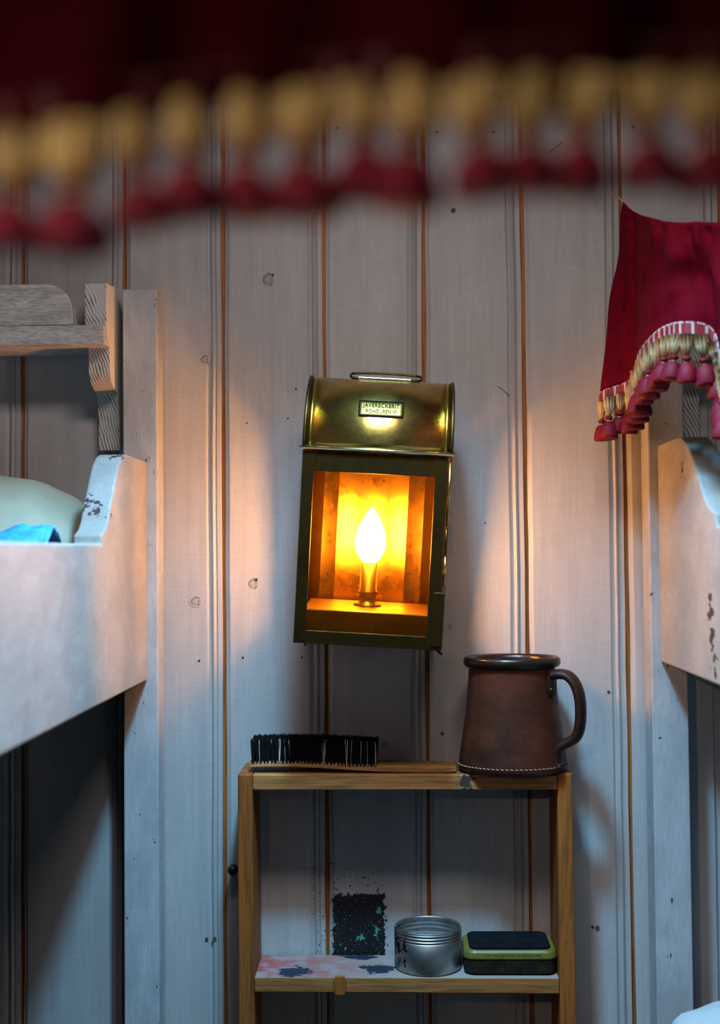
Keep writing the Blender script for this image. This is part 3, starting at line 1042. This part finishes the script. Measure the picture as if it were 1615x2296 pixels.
# ------------------------------------------------------------------ round tin
TY = 0.0425
tc = P(960.5, 2164, TY)
rt = 74.3 * (D - TY) / F
tin = empty('round_tin', (tc.x, -TY, ZL))
th_ = 0.0455
pr = [(0, 0.0004), (rt - 0.0012, 0.0004), (rt, 0.002), (rt, th_ - 0.0122), (rt - 0.0006, th_ - 0.0116)]
for k in range(3):
    z0 = th_ - 0.0105 + k * 0.0034
    pr += [(rt - 0.0013, z0 - 0.0006), (rt - 0.0002, z0 + 0.0006), (rt + 0.0001, z0 + 0.0011), (rt - 0.0002, z0 + 0.0016), (rt - 0.0013, z0 + 0.0026)]
pr += [(rt - 0.0008, th_ - 0.0006), (rt - 0.0012, th_), (rt - 0.0019, th_ - 0.0006)]
for k in range(3):
    z0 = th_ - 0.0030 - k * 0.0042
    pr += [(rt - 0.0028, z0), (rt - 0.0016, z0 - 0.0018), (rt - 0.0028, z0 - 0.0036)]
pr += [(rt - 0.002, th_ - 0.018), (rt - 0.002, 0.003), (0, 0.0025)]
lathe('body', pr, 'tin_metal', tin, 72)
tag(tin, 'open round silver tin with screw-thread neck on the lower shelf', 'tin')

# ------------------------------------------------------------------ flat oblong tin
fxl, fxr = P(1038, 2165, 0.05).x, P(1246, 2165, 0.05).x
fw = (fxr - fxl) / 2
ft = empty('oblong_tin', ((fxl + fxr) / 2, -0.041, ZL))
def rrect(hx, hy, rad, n=6):
    out = []
    for cx, cy, a0 in ((hx - rad, hy - rad, 0), (-hx + rad, hy - rad, 90), (-hx + rad, -hy + rad, 180), (hx - rad, -hy + rad, 270)):
        for i in range(n + 1):
            a = math.radians(a0 + 90 * i / n)
            out.append((cx + rad * math.cos(a), cy + rad * math.sin(a)))
    return out
def loft(name, rings, mat, parent, cap0=True, cap1=True, smooth=False, bevel=0):
    n = len(rings[0])
    vs = [v for r in rings for v in r]
    fs = []
    for i in range(len(rings) - 1):
        for k in range(n):
            fs.append((i * n + k, i * n + (k + 1) % n, (i + 1) * n + (k + 1) % n, (i + 1) * n + k))
    if cap0:
        fs.append(tuple(range(n - 1, -1, -1)))
    if cap1:
        fs.append(tuple(range((len(rings) - 1) * n, len(rings) * n)))
    return mesh(name, vs, fs, mat, parent, smooth=smooth, bevel=bevel)
def ring(hx, hy, rad, z):
    return [(x, y, z) for x, y in rrect(hx, hy, rad)]
hd = 0.0335
loft('body', [ring(fw - 0.003, hd - 0.003, 0.010, 0.0004), ring(fw - 0.0008, hd - 0.0008, 0.012, 0.003), ring(fw - 0.0008, hd - 0.0008, 0.012, 0.0185)], 'tin_body', ft)
loft('lid', [ring(fw, hd, 0.0125, 0.0178), ring(fw, hd, 0.0125, 0.0195), ring(fw - 0.0008, hd - 0.0010, 0.012, 0.0240), ring(fw - 0.0028, hd - 0.0026, 0.011, 0.0262), ring(fw - 0.006, hd - 0.0048, 0.009, 0.0266)], 'tin_lime', ft)
loft('lid_panel', [ring(fw - 0.0068, hd - 0.0048, 0.009, 0.0262), ring(fw - 0.0068, hd - 0.0048, 0.009, 0.0290), ring(fw - 0.0078, hd - 0.0058, 0.008, 0.0298)], 'tin_black', ft)
def text(name, body, size, mat, parent, loc, rot, sx=1.0, ext=0.00012):
    cu = bpy.data.curves.new(name, 'FONT')
    cu.body = body
    cu.size = size
    cu.align_x = 'CENTER'
    cu.align_y = 'CENTER'
    cu.extrude = ext
    cu.offset = size * 0.02
    cu.space_character = 1.05
    tmp = bpy.data.objects.new(name + '_curve', cu)
    C.objects.link(tmp)
    dg = bpy.context.evaluated_depsgraph_get()
    me = bpy.data.meshes.new_from_object(tmp.evaluated_get(dg))
    bpy.data.objects.remove(tmp)
    o = bpy.data.objects.new(name, me)
    me.materials.clear()
    me.materials.append(MAT[mat])
    C.objects.link(o)
    o.parent = parent
    o.location = loc
    o.rotation_euler = rot
    o.scale = (sx, 1, 1)
    return o
text('lid_lettering', '"A VERY HARD" LEAF & ROVELIN ON PARADE AND FREE', 0.0030, 'tin_print', ft, (0.001, -hd + 0.0003, 0.0216), (math.radians(76), 0, 0), 0.78)
tag(ft, 'flat dark tin with yellow-green lid edge and black top beside the round tin', 'tin')

# ------------------------------------------------------------------ brass lamp
LA, LB = math.radians(3.6), math.radians(4.0)         # tilt to the side, lean off the wall
lamp = empty('brass_lamp')
Rl = Matrix.Rotation(LA, 3, 'Y') @ Matrix.Rotation(LB, 3, 'X')
LW, LD, LH = 0.0768, 0.150, 0.199                      # half width, depth, body height
fpt = P(823.5, 1450, 0.156)
org = fpt - Rl @ Vector((0, -LD, 0))
shift = -0.003 - org.y
org.y += 0.0
lamp.location = org
lamp.rotation_euler = Rl.to_euler()
tk = 0.0012
# body shell
box('back_panel', (-LW, -0.0015, 0), (LW, 0, LH), 'brass_inside', lamp, 0)
box('bottom_panel', (-LW, -LD, 0), (LW, -0.0015, 0.002), 'brass_dark', lamp, 0)
for s in (-1, 1):
    xa, xb = (LW - tk, LW) if s > 0 else (-LW, -LW + tk)
    z0, z1, ya, yb = 0.030, 0.182, -0.140, -0.0265
    y0, y1 = -LD + 0.004, -0.0015
    # one pressed sheet with two glazed openings, split by an upright bar
    ybars = [y0, ya, -0.0965, -0.0895, yb, y1]
    zbars = [0.002, z0, z1, LH]
    vs = [(xx, yy, zz_) for xx in (xa, xb) for yy in ybars for zz_ in zbars]
    fs = []
    def vid(k, i, j):
        return k * 24 + i * 4 + j
    solid = lambda i, j: 0 <= i < 5 and 0 <= j < 3 and not (j == 1 and i in (1, 3))
    for i in range(5):
        for j in range(3):
            if not solid(i, j):
                continue
            for k in (0, 1):
                fs.append((vid(k, i, j), vid(k, i + 1, j), vid(k, i + 1, j + 1), vid(k, i, j + 1)))
            for (di, dj, e) in ((-1, 0, ((i, j), (i, j + 1))), (1, 0, ((i + 1, j), (i + 1, j + 1))), (0, -1, ((i, j), (i + 1, j))), (0, 1, ((i, j + 1), (i + 1, j + 1)))):
                if not solid(i + di, j + dj):
                    fs.append((vid(0, *e[0]), vid(0, *e[1]), vid(1, *e[1]), vid(1, *e[0])))
    mesh('side_panel', vs, fs, 'brass_dark', lamp)
    xg = s * (LW - 0.0022)
    box('side_glass', (xg - 0.0004, ya - 0.003, z0 - 0.003), (xg + 0.0004, yb + 0.003, z1 + 0.003), 'clear_glass', lamp, 0)
# door: stiles and rails round the amber pane
yf = -LD
box('door_stile', (-LW, yf, 0.0), (-LW + 0.0125, yf + 0.0035, LH), 'brass_dark', lamp, 0.0006)
door = box('door_stile', (LW - 0.0165, yf, 0.0), (LW - 0.0035, yf + 0.0035, LH), 'brass_dark', lamp, 0.0006)
box('door_rail', (-LW + 0.0129, yf + 0.0006, LH - 0.0205), (LW - 0.0169, yf + 0.0034, LH), 'brass_dark', lamp, 0.0005)
box('door_rail', (-LW + 0.0129, yf + 0.0006, 0.0), (LW - 0.0169, yf + 0.0034, 0.0135), 'brass_dark', lamp, 0.0005)
box('front_glass', (-LW + 0.010, yf + 0.0036, 0.010), (LW - 0.014, yf + 0.0046, LH - 0.017), 'amber_glass', lamp, 0)
# hinge strips on the right edge, latch plate at the foot
tube('hinge', [(LW - 0.0012, yf + 0.001, 0.128), (LW - 0.0012, yf + 0.001, 0.194)], 0.0016, 'brass', door, seg=10)
tube('hinge', [(LW - 0.0016, yf + 0.002, 0.098), (LW - 0.0016, yf + 0.002, 0.127)], 0.0011, 'brass_dark', door, seg=10)
tube('hinge', [(LW - 0.0012, yf + 0.001, 0.066), (LW - 0.0012, yf + 0.001, 0.097)], 0.0016, 'brass', door, seg=10)
box('latch_plate', (LW - 0.0110, yf - 0.0012, 0.004), (LW + 0.0004, yf + 0.001, 0.0600), 'brass_dark', lamp, 0.0006)
tube('foot', [(LW - 0.006, yf + 0.004, 0.001), (LW + 0.001, yf + 0.003, -0.0045)], 0.0014, 'brass_dark', lamp, seg=8)
tube('foot', [(-LW + 0.012, yf + 0.004, 0.001), (-LW + 0.0125, yf + 0.003, -0.0030)], 0.0014, 'brass_dark', lamp, seg=8)
# faceted reflector behind the bulb
fac = [(-0.060, -0.028), (-0.044, -0.014), (-0.018, -0.008), (0.012, -0.008), (0.036, -0.014), (0.054, -0.030)]
vs = [(x, y, 0.002) for x, y in fac] + [(x, y, LH - 0.004) for x, y in fac]
nf = len(fac)
rf = mesh('reflector', vs, [(i, i + 1, nf + i + 1, nf + i) for i in range(nf - 1)], 'brass_reflector', lamp)
sm = rf.modifiers.new('solid', 'SOLIDIFY')
sm.thickness = 0.0006
# burner tray, socket, bulb
box('burner_tray', (-LW + 0.008, yf + 0.014, 0.002), (LW - 0.0135, -0.033, 0.0345), 'brass_inside', lamp, 0.0012)
BX, BY = -0.0035, -0.078
lathe('socket', [(0.0, 0.0), (0.015, 0.0), (0.0155, 0.0012), (0.0105, 0.003), (0.0095, 0.012), (0.0108, 0.013), (0.0108, 0.016), (0.0095, 0.017), (0.0092, 0.047), (0.0, 0.048)], 'brass_inside', lamp, 28, center=(BX, BY, 0.0345), sx=1.0)
lathe('bulb', [(0.0, 0.0), (0.0080, 0.0), (0.0112, 0.004), (0.0150, 0.011), (0.0168, 0.019), (0.0165, 0.027), (0.0142, 0.036), (0.0100, 0.045), (0.0052, 0.053), (0.0020, 0.058), (0.0, 0.0595)], 'bulb_glow', lamp, 32, center=(BX, BY, 0.0822))
# barrel roof
R = 0.0755
ya = -LD / 2
arc = [(ya - 0.0005 - R * math.cos(math.pi * i / 36), LH + 0.004 + R * math.sin(math.pi * i / 36)) for i in range(37)]
vs, fs = [], []
xr_ = LW - 0.001
for x in (-xr_, xr_):
    vs += [(x, y, z) for y, z in arc]
fs = [(i, i + 1, 38 + i, 37 + i) for i in range(36)]
roof = mesh('roof', vs, fs, 'brass', lamp, smooth=True)
sm = roof.modifiers.new('solid', 'SOLIDIFY')
sm.thickness = 0.001
sm.offset = 1
for s in (-1, 1):
    x = s * xr_
    prism('roof_end', arc, 'x', min(x, x - s * 0.001), max(x, x - s * 0.001), 'brass_dark', lamp, 0)
    for off_, rad_, mm in ((0.0, 0.0019, 'brass_dark'), (-0.0058, 0.0013, 'brass')):
        pth = [(x + s * off_, ya - 0.0005 + (y - ya + 0.0005) * 1.008, LH + 0.004 + (z - LH - 0.004) * 1.008 + 0.0006) for y, z in arc]
        tube('roof_rim', pth, rad_, mm, lamp, seg=8, ref=(1, 0, 0))
tube('roof_lip', [(-LW - 0.0035, yf - 0.0015, LH + 0.0035), (LW + 0.003, yf - 0.0015, LH + 0.0035)], 0.0022, 'brass_bright', lamp, seg=10)
box('roof_skirt', (-LW, yf - 0.001, LH + 0.0002), (LW, yf + 0.003, LH + 0.003), 'brass_dark', lamp, 0.0004)
box('roof_skirt', (-LW, -0.003, LH + 0.0002), (LW, 0.001, LH + 0.003), 'brass_dark', lamp, 0.0004)
# carrying handle: wire bail through a flat sleeve
zt = LH + 0.004 + R
hw = 0.0385
bail = []
for i in range(40):
    a = 2 * math.pi * i / 40
    cx, sy_ = math.cos(a), math.sin(a)
    x = (hw - 0.008) * math.copysign(min(1, abs(cx) * 1.25), cx) + 0.008 * cx
    bail.append((x + 0.004, ya + 0.004 + 0.012 * sy_, zt + 0.0052 + 0.0046 * sy_))
tube('handle', bail, 0.0013, 'brass_dark', lamp, seg=8, closed=True)
box('handle_sleeve', (-0.0260, ya - 0.0125, zt - 0.0008), (0.0315, ya - 0.006, zt + 0.0032), 'brass_bright', lamp, 0.0008)
# maker's plate on the roof (its lettering is too worn to read)
ang = math.radians(37)
def on_roof(x, a, lift=0.0):
    return Vector((x, ya - 0.0005 - (R + 0.001 + lift) * math.cos(a), LH + 0.004 + (R + 0.001 + lift) * math.sin(a)))
ppx0, ppx1 = -0.0215, 0.0245
rows = []
for i in range(13):
    x = lerp(ppx0, ppx1, i / 12)
    rows.append([on_roof(x, lerp(math.radians(27), math.radians(41), j / 6), 0.0004) for j in range(7)])
pl_ = grid('name_plate', rows, 'brass_inside', lamp, 0.0008)
bd = []
for x, a in ((ppx0, 27), (ppx1, 27), (ppx1, 41), (ppx0, 41)):
    bd.append(on_roof(x, math.radians(a), 0.001))
def seg3(p_, q_, n=6):
    return [p_.lerp(q_, i / n) for i in range(n)]
loop = []
for (xa, aa), (xb, ab) in zip(((ppx0, 27), (ppx1, 27), (ppx1, 41), (ppx0, 41)), ((ppx1, 27), (ppx1, 41), (ppx0, 41), (ppx0, 27))):
    for i in range(6):
        loop.append(on_roof(lerp(xa, xb, i / 6), math.radians(lerp(aa, ab, i / 6)), 0.0009))
tube('plate_border', loop, 0.0007, 'tin_black', pl_, seg=6, closed=True)
for body_, a_, sz in (('JAVERECKERIT', 36.6, 0.0072), ('ROHOUREN VI', 31.0, 0.0066)):
    q = on_roof((ppx0 + ppx1) / 2, math.radians(a_), 0.0010)
    t_ = text('plate_lettering', body_, sz, 'tin_black', pl_, q, (math.radians(90 - a_), 0, 0), 0.78 if sz > 0.007 else 0.70)
tag(lamp, 'glowing brass box lamp with barrel roof hanging crooked on the plank wall', 'lamp')
# hook at the back that hangs on the wall
tube('hanging_hook', [(0, 0.0, LH - 0.010), (0, 0.004, LH - 0.006), (0, 0.0165, LH - 0.006), (0, 0.0165, LH - 0.014)], 0.0022, 'brass_dark', lamp, seg=10)

# ------------------------------------------------------------------ valances
def tassel_meshes(prefix, cream, L1, L2, wd_, cw, full=0.0):
    """shared meshes: pleated cord tuft, collar, skirt; origin at the braid's lower edge, hanging down -z"""
    out = {}
    vs, fs = [], []
    ns = 9
    for i in range(ns):
        a = 2 * math.pi * i / ns
        top = Vector((cw * math.cos(a), cw * 0.45 * math.sin(a), 0))
        mid = Vector((cw * lerp(0.75, 0.85, full) * math.cos(a), cw * lerp(0.5, 0.8, full) * math.sin(a), -L1 * lerp(0.5, 0.62, full)))
        low = Vector((cw * 0.22 * math.cos(a), cw * 0.22 * math.sin(a), -L1))
        v_, f_ = tube_data([top, mid, low], [cw * 0.26, cw * 0.30, cw * 0.16], seg=6)
        k = len(vs)
        vs += v_
        fs += [tuple(q_ + k for q_ in g) for g in f_]
    out['tuft'] = (vs, fs, cream)
    def lat(prof, seg=14, ripple=0.0):
        v, f = [], []
        n = len(prof)
        for i in range(seg):
            a = 2 * math.pi * i / seg
            for r, z in prof:
                rr2 = r * (1 + ripple * (1 if i % 2 else -1))
                v.append((rr2 * math.cos(a), rr2 * math.sin(a), z))
        for i in range(seg):
            j = (i + 1) % seg
            for k in range(n - 1):
                f.append((i * n + k, j * n + k, j * n + k + 1, i * n + k + 1))
        return v, f
    v, f = lat([(0.0005, -L1 + 0.0004), (wd_ * 0.42, -L1 - L2 * 0.02), (wd_ * 0.5, -L1 - L2 * 0.09), (wd_ * 0.40, -L1 - L2 * 0.16), (0.0005, -L1 - L2 * 0.18)])
    out['collar'] = (v, f, 'velvet_fringe')
    v, f = lat([(0.0005, -L1 - L2 * 0.17), (wd_ * 0.26, -L1 - L2 * 0.18), (wd_ * 0.26, -L1 - L2 * 0.27), (0.0005, -L1 - L2 * 0.28)])
    out['thread'] = (v, f, cream)
    v, f = lat([(0.0005, -L1 - L2 * 0.25), (wd_ * 0.45, -L1 - L2 * 0.27), (wd_ * 0.72, -L1 - L2 * 0.38), (wd_ * 0.95, -L1 - L2 * 0.62), (wd_ * 1.06, -L1 - L2 * 0.88), (wd_ * 0.98, -L1 - L2 * 1.0), (0.0005, -L1 - L2 * 0.97)], 30, 0.075)
    out['skirt'] = (v, f, 'velvet_fringe')
    ms = {}
    for k, (v, f, mm) in out.items():
        me = bpy.data.meshes.new(k)
        me.from_pydata([tuple(q_) for q_ in v], [], f)
        me.materials.append(MAT[mm])
        for pg in me.polygons:
            pg.use_smooth = True
        ms[k] = me
    return ms
def hang(ms, root, loc, sc=1.0, rz=0.0, lean=(0, 0)):
    t = bpy.data.objects.new('tassel', ms['skirt'])
    C.objects.link(t)
    t.parent = root
    t.location = loc
    t.scale = (sc, sc, sc)
    t.rotation_euler = (lean[0], lean[1], rz)
    for nm in ('tuft', 'collar', 'thread'):
        c_ = bpy.data.objects.new('cord_tuft' if nm == 'tuft' else nm, ms[nm])
        C.objects.link(c_)
        c_.parent = t
    return t
def hem_line(fn, n, extra=0):
    """points along the hem and their arc length"""
    pts = [fn(i / n) for i in range(n + 1)]
    s = [0.0]
    for a, b in zip(pts, pts[1:]):
        s.append(s[-1] + (b - a).length)
    return pts, s
def at_len(pts, s, L):
    for i in range(len(s) - 1):
        if L <= s[i + 1]:
            t = (L - s[i]) / max(s[i + 1] - s[i], 1e-9)
            return pts[i].lerp(pts[i + 1], t), (pts[i + 1] - pts[i]).normalized()
    return pts[-1], (pts[-1] - pts[-2]).normalized()
def braid(root, pts, s, hgt, blk, thick, cream, red='braid_red'):
    """band of red and pale blocks with a pale cord on its upper edge"""
    vs, fs, fm = [], [], []
    n = int(s[-1] / blk)
    for i in range(n):
        a, d1 = at_len(pts, s, (i + (0.35 if i % 3 == 2 else 0.0)) * blk)
        b, d2 = at_len(pts, s, (i + (0.97 if i % 3 != 1 else 1.3)) * blk)
        nrm = Vector((d1.y, -d1.x, 0))
        if nrm.length < 1e-5:
            nrm = Vector((0, -1, 0))
        nrm.normalize()
        hh = hgt
        lift = thick * (0.7 if i % 3 else 0.45)
        k = len(vs)
        for q_ in (a, b):
            for zo in (0, -hh):
                for o_ in (-lift, lift):
                    vs.append(q_ + Vector((0, 0, zo)) + nrm * o_)
        F_ = [(0, 1, 3, 2), (4, 6, 7, 5), (0, 4, 5, 1), (2, 3, 7, 6), (0, 2, 6, 4), (1, 5, 7, 3)]
        fs += [tuple(k + q_ for q_ in g) for g in F_]
        fm += [1 if i % 3 == 2 else 0] * 6
    mesh('braid', vs, fs, None, root, mats=[red, cream], fmat=fm, bevel=0)
    cord = [at_len(pts, s, L * s[-1] / 160)[0] + Vector((0, 0, hgt * 0.05)) for L in range(161)]
    cv, cf, cm = [], [], []
    for i, q_ in enumerate(cord[:-1]):
        for ph in (0,):
            v_, f_ = tube_data([q_ + Vector((0, -0.0004, 0.0006)), cord[i + 1] + Vector((0, 0.0004, -0.0006))], thick * 0.55, seg=6)
            k = len(cv)
            cm += [1 if i % 4 == 3 else 0] * len(f_)
            cv += v_
            cf += [tuple(k + x_ for x_ in g) for g in f_]
    mesh('edge_cord', cv, cf, None, root, smooth=True, mats=[cream, red], fmat=cm)

# right-hand valance on its string
tabR = [(0.0, 1398, 452, 1352, 886, 0.060), (0.10, 1406, 462, 1378, 870, 0.078), (0.20, 1417, 472, 1405, 853, 0.100), (0.28, 1429, 479, 1427, 838, 0.130),
        (0.34, 1440, 484, 1437, 812, 0.165), (0.40, 1456, 488, 1447, 777, 0.205), (0.46, 1474, 493, 1464, 746, 0.240), (0.51, 1492, 497, 1488, 731, 0.265), (0.62, 1530, 500, 1540, 728, 0.290), (0.71, 1562, 498, 1584, 731, 0.303),
        (0.76, 1580, 499, 1598, 750, 0.312), (0.82, 1610, 500, 1610, 795, 0.330), (0.90, 1660, 505, 1640, 855, 0.36), (1.0, 1730, 505, 1700, 900, 0.40)]
rv_ = empty('bunk_valance', tuple(P(1500, 500, 0.25)))
def clothR(u, v):
    tx, ty, hx, hy, d = table(tabR, u)
    fold = (math.sin(u * 46) + 0.5 * math.sin(u * 71 + 1)) * 0.0050 * (1 - v) ** 1.5 * min(1, v * 9 + 0.25) + math.sin(u * 21 + 0.8) * 0.012 * v * (1 - 0.3 * v)
    fold += 0.016 * mnoise.noise((u * 8, v * 3.0, 1.7)) * math.sin(math.pi * min(1, v * 1.1))
    q0, q1 = P(tx, ty, d), P(hx, hy, d)
    q = q0.lerp(q1, v)
    if v > 0.0:
        q.x += -fold * 0.6
        q.y += -fold * 0.75
    return q
NU, NV = 110, 36
rows = []
for i in range(NU + 1):
    u = i / NU
    row = []
    # hem of the string pocket rolls over the string
    for a in range(5):
        t = a / 5
        q = clothR(u, 0.0)
        row.append(q + Vector((0.008, 0.010, 0.0)) * (1 - t) + Vector((0, 0, 0.0035 * math.sin(math.pi * t))) + Vector((0, 0, -0.02)) * (1 - t))
    for j in range(NV + 1):
        row.append(clothR(u, j / NV))
    rows.append(row)
grid('cloth', rows, 'velvet', rv_, 0.0012)
hp_, hs = hem_line(lambda t: clothR(t, 1.0) + Vector((-0.0008, -0.0016, 0.0)), 200)
braid(rv_, hp_, hs, 0.0098, 0.0042, 0.0016, 'braid_white')
tmR = tassel_meshes('r', 'fringe_cream', 0.0205, 0.0245, 0.0090, 0.0058)
Lp = 0.004
rnd = random.Random(3)
while Lp < hs[-1]:
    q, dd_ = at_len(hp_, hs, Lp)
    hang(tmR, rv_, q + Vector((0, 0, -0.0096)), rnd.uniform(0.92, 1.08), rnd.uniform(0, 3), (rnd.uniform(-0.12, 0.12), rnd.uniform(-0.12, 0.12)))
    Lp += 0.0133
for ch in rv_.children:
    if ch.name.startswith('tassel'):
        ch.location = Vector(ch.location) - Vector(rv_.location)
        ch['_rb'] = 1
def rebase_valance(root):
    inv = Matrix.Translation(root.location).inverted()
    for ch in root.children:
        if not ch.get('_rb'):
            ch.data.transform(inv)
        else:
            del ch['_rb']
rebase_valance(rv_)
tag(rv_, 'crimson velvet valance with tasselled fringe hung on a string at the right bunk', 'valance')
sp_path = [P(1262, 372, 0.004), P(1300, 385, 0.02), P(1345, 412, 0.04), P(1398, 452, 0.060)] + [clothR(u / 12, 0) + Vector((0.0030, 0.0036, -0.0012)) for u in range(1, 13)] + [P(1950, 470, 0.5), P(3200, 330, 0.8)]
sp_path = [Vector(q) for q in sp_path]
sg = tube('hanging_string', smooth_path(sp_path, 6), 0.0011, 'string', None, seg=8)
tag(sg, 'thin tan string tied to the plank wall, holding the crimson valance', 'string')
w = P(1262, 368)
kx = empty('string_hook', tuple(w))
tube('hook_wire', [(0, 0.006, 0), (0, -0.006, 0), (0.001, -0.010, -0.003), (0, -0.010, -0.008), (0, -0.006, -0.010)], 0.0018, 'brass', kx, seg=8)
tube('loose_end', [(0.001, -0.005, -0.004), (0.003, -0.006, -0.012), (0.001, -0.005, -0.02), (0.004, -0.004, -0.028)], 0.0012, 'string', kx, seg=6)
tag(kx, 'little wall hook with a loose string end behind the dark foreground tassels', 'hook')

# foreground valance, close to the lens
FGD = 1.13
tabF = [(-260, 366), (-130, 338), (0, 312), (150, 290), (300, 266), (450, 242), (600, 222), (800, 203), (1000, 190), (1200, 182), (1400, 177), (1615, 175), (1760, 176), (1900, 178)]
fv = empty('bunk_valance', tuple(P(800, 160, FGD)))
def hemF(x):
    (y,) = table(tabF, x)
    return P(x, y, FGD + 0.006 * math.sin(x / 140.0))
rows = []
for i in range(121):
    x = lerp(-260, 1900, i / 120)
    h0 = hemF(x)
    row = []
    for j in range(15):
        t = j / 14
        q = h0 + Vector((0, 0.004 * math.sin(x / 60.0 + 1) * (1 - 0.3 * t) + 0.02 * t, t * 0.24))
        row.append(q)
    rows.append(row)
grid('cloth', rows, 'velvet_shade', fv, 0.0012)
hp_, hs = hem_line(lambda t: hemF(lerp(-260, 1900, t)) + Vector((0, -0.0012, 0.0085)), 200)
braid(fv, hp_, hs, 0.0085, 0.0042, 0.0016, 'braid_shade', 'velvet_shade')
tmF = tassel_meshes('f', 'fringe_gold', 0.0140, 0.0170, 0.0084, 0.0068, 1.0)
xk = 50 - 127 * 2
rnd = random.Random(11)
while xk < 1880:
    xx = xk + rnd.uniform(-9, 9)
    hang(tmF, fv, hemF(xx) + Vector((0, -0.001, 0.0004)), rnd.uniform(0.92, 1.06), rnd.uniform(0, 3), (rnd.uniform(-0.15, 0.10), rnd.uniform(-0.11, 0.11)))
    xk += 127
zz = max(hemF(-260).z, hemF(1900).z) + 0.235
tube('curtain_rod', [(-0.40, -FGD + 0.02, zz), (0.40, -FGD + 0.02, zz)], 0.006, 'dark_wood', fv, seg=12)
for ch in fv.children:
    if ch.name.startswith('tassel'):
        ch.location = Vector(ch.location) - Vector(fv.location)
        ch['_rb'] = 1
rebase_valance(fv)
tag(fv, 'dark red valance with gold tufts and tassels hanging close to the viewer', 'valance')
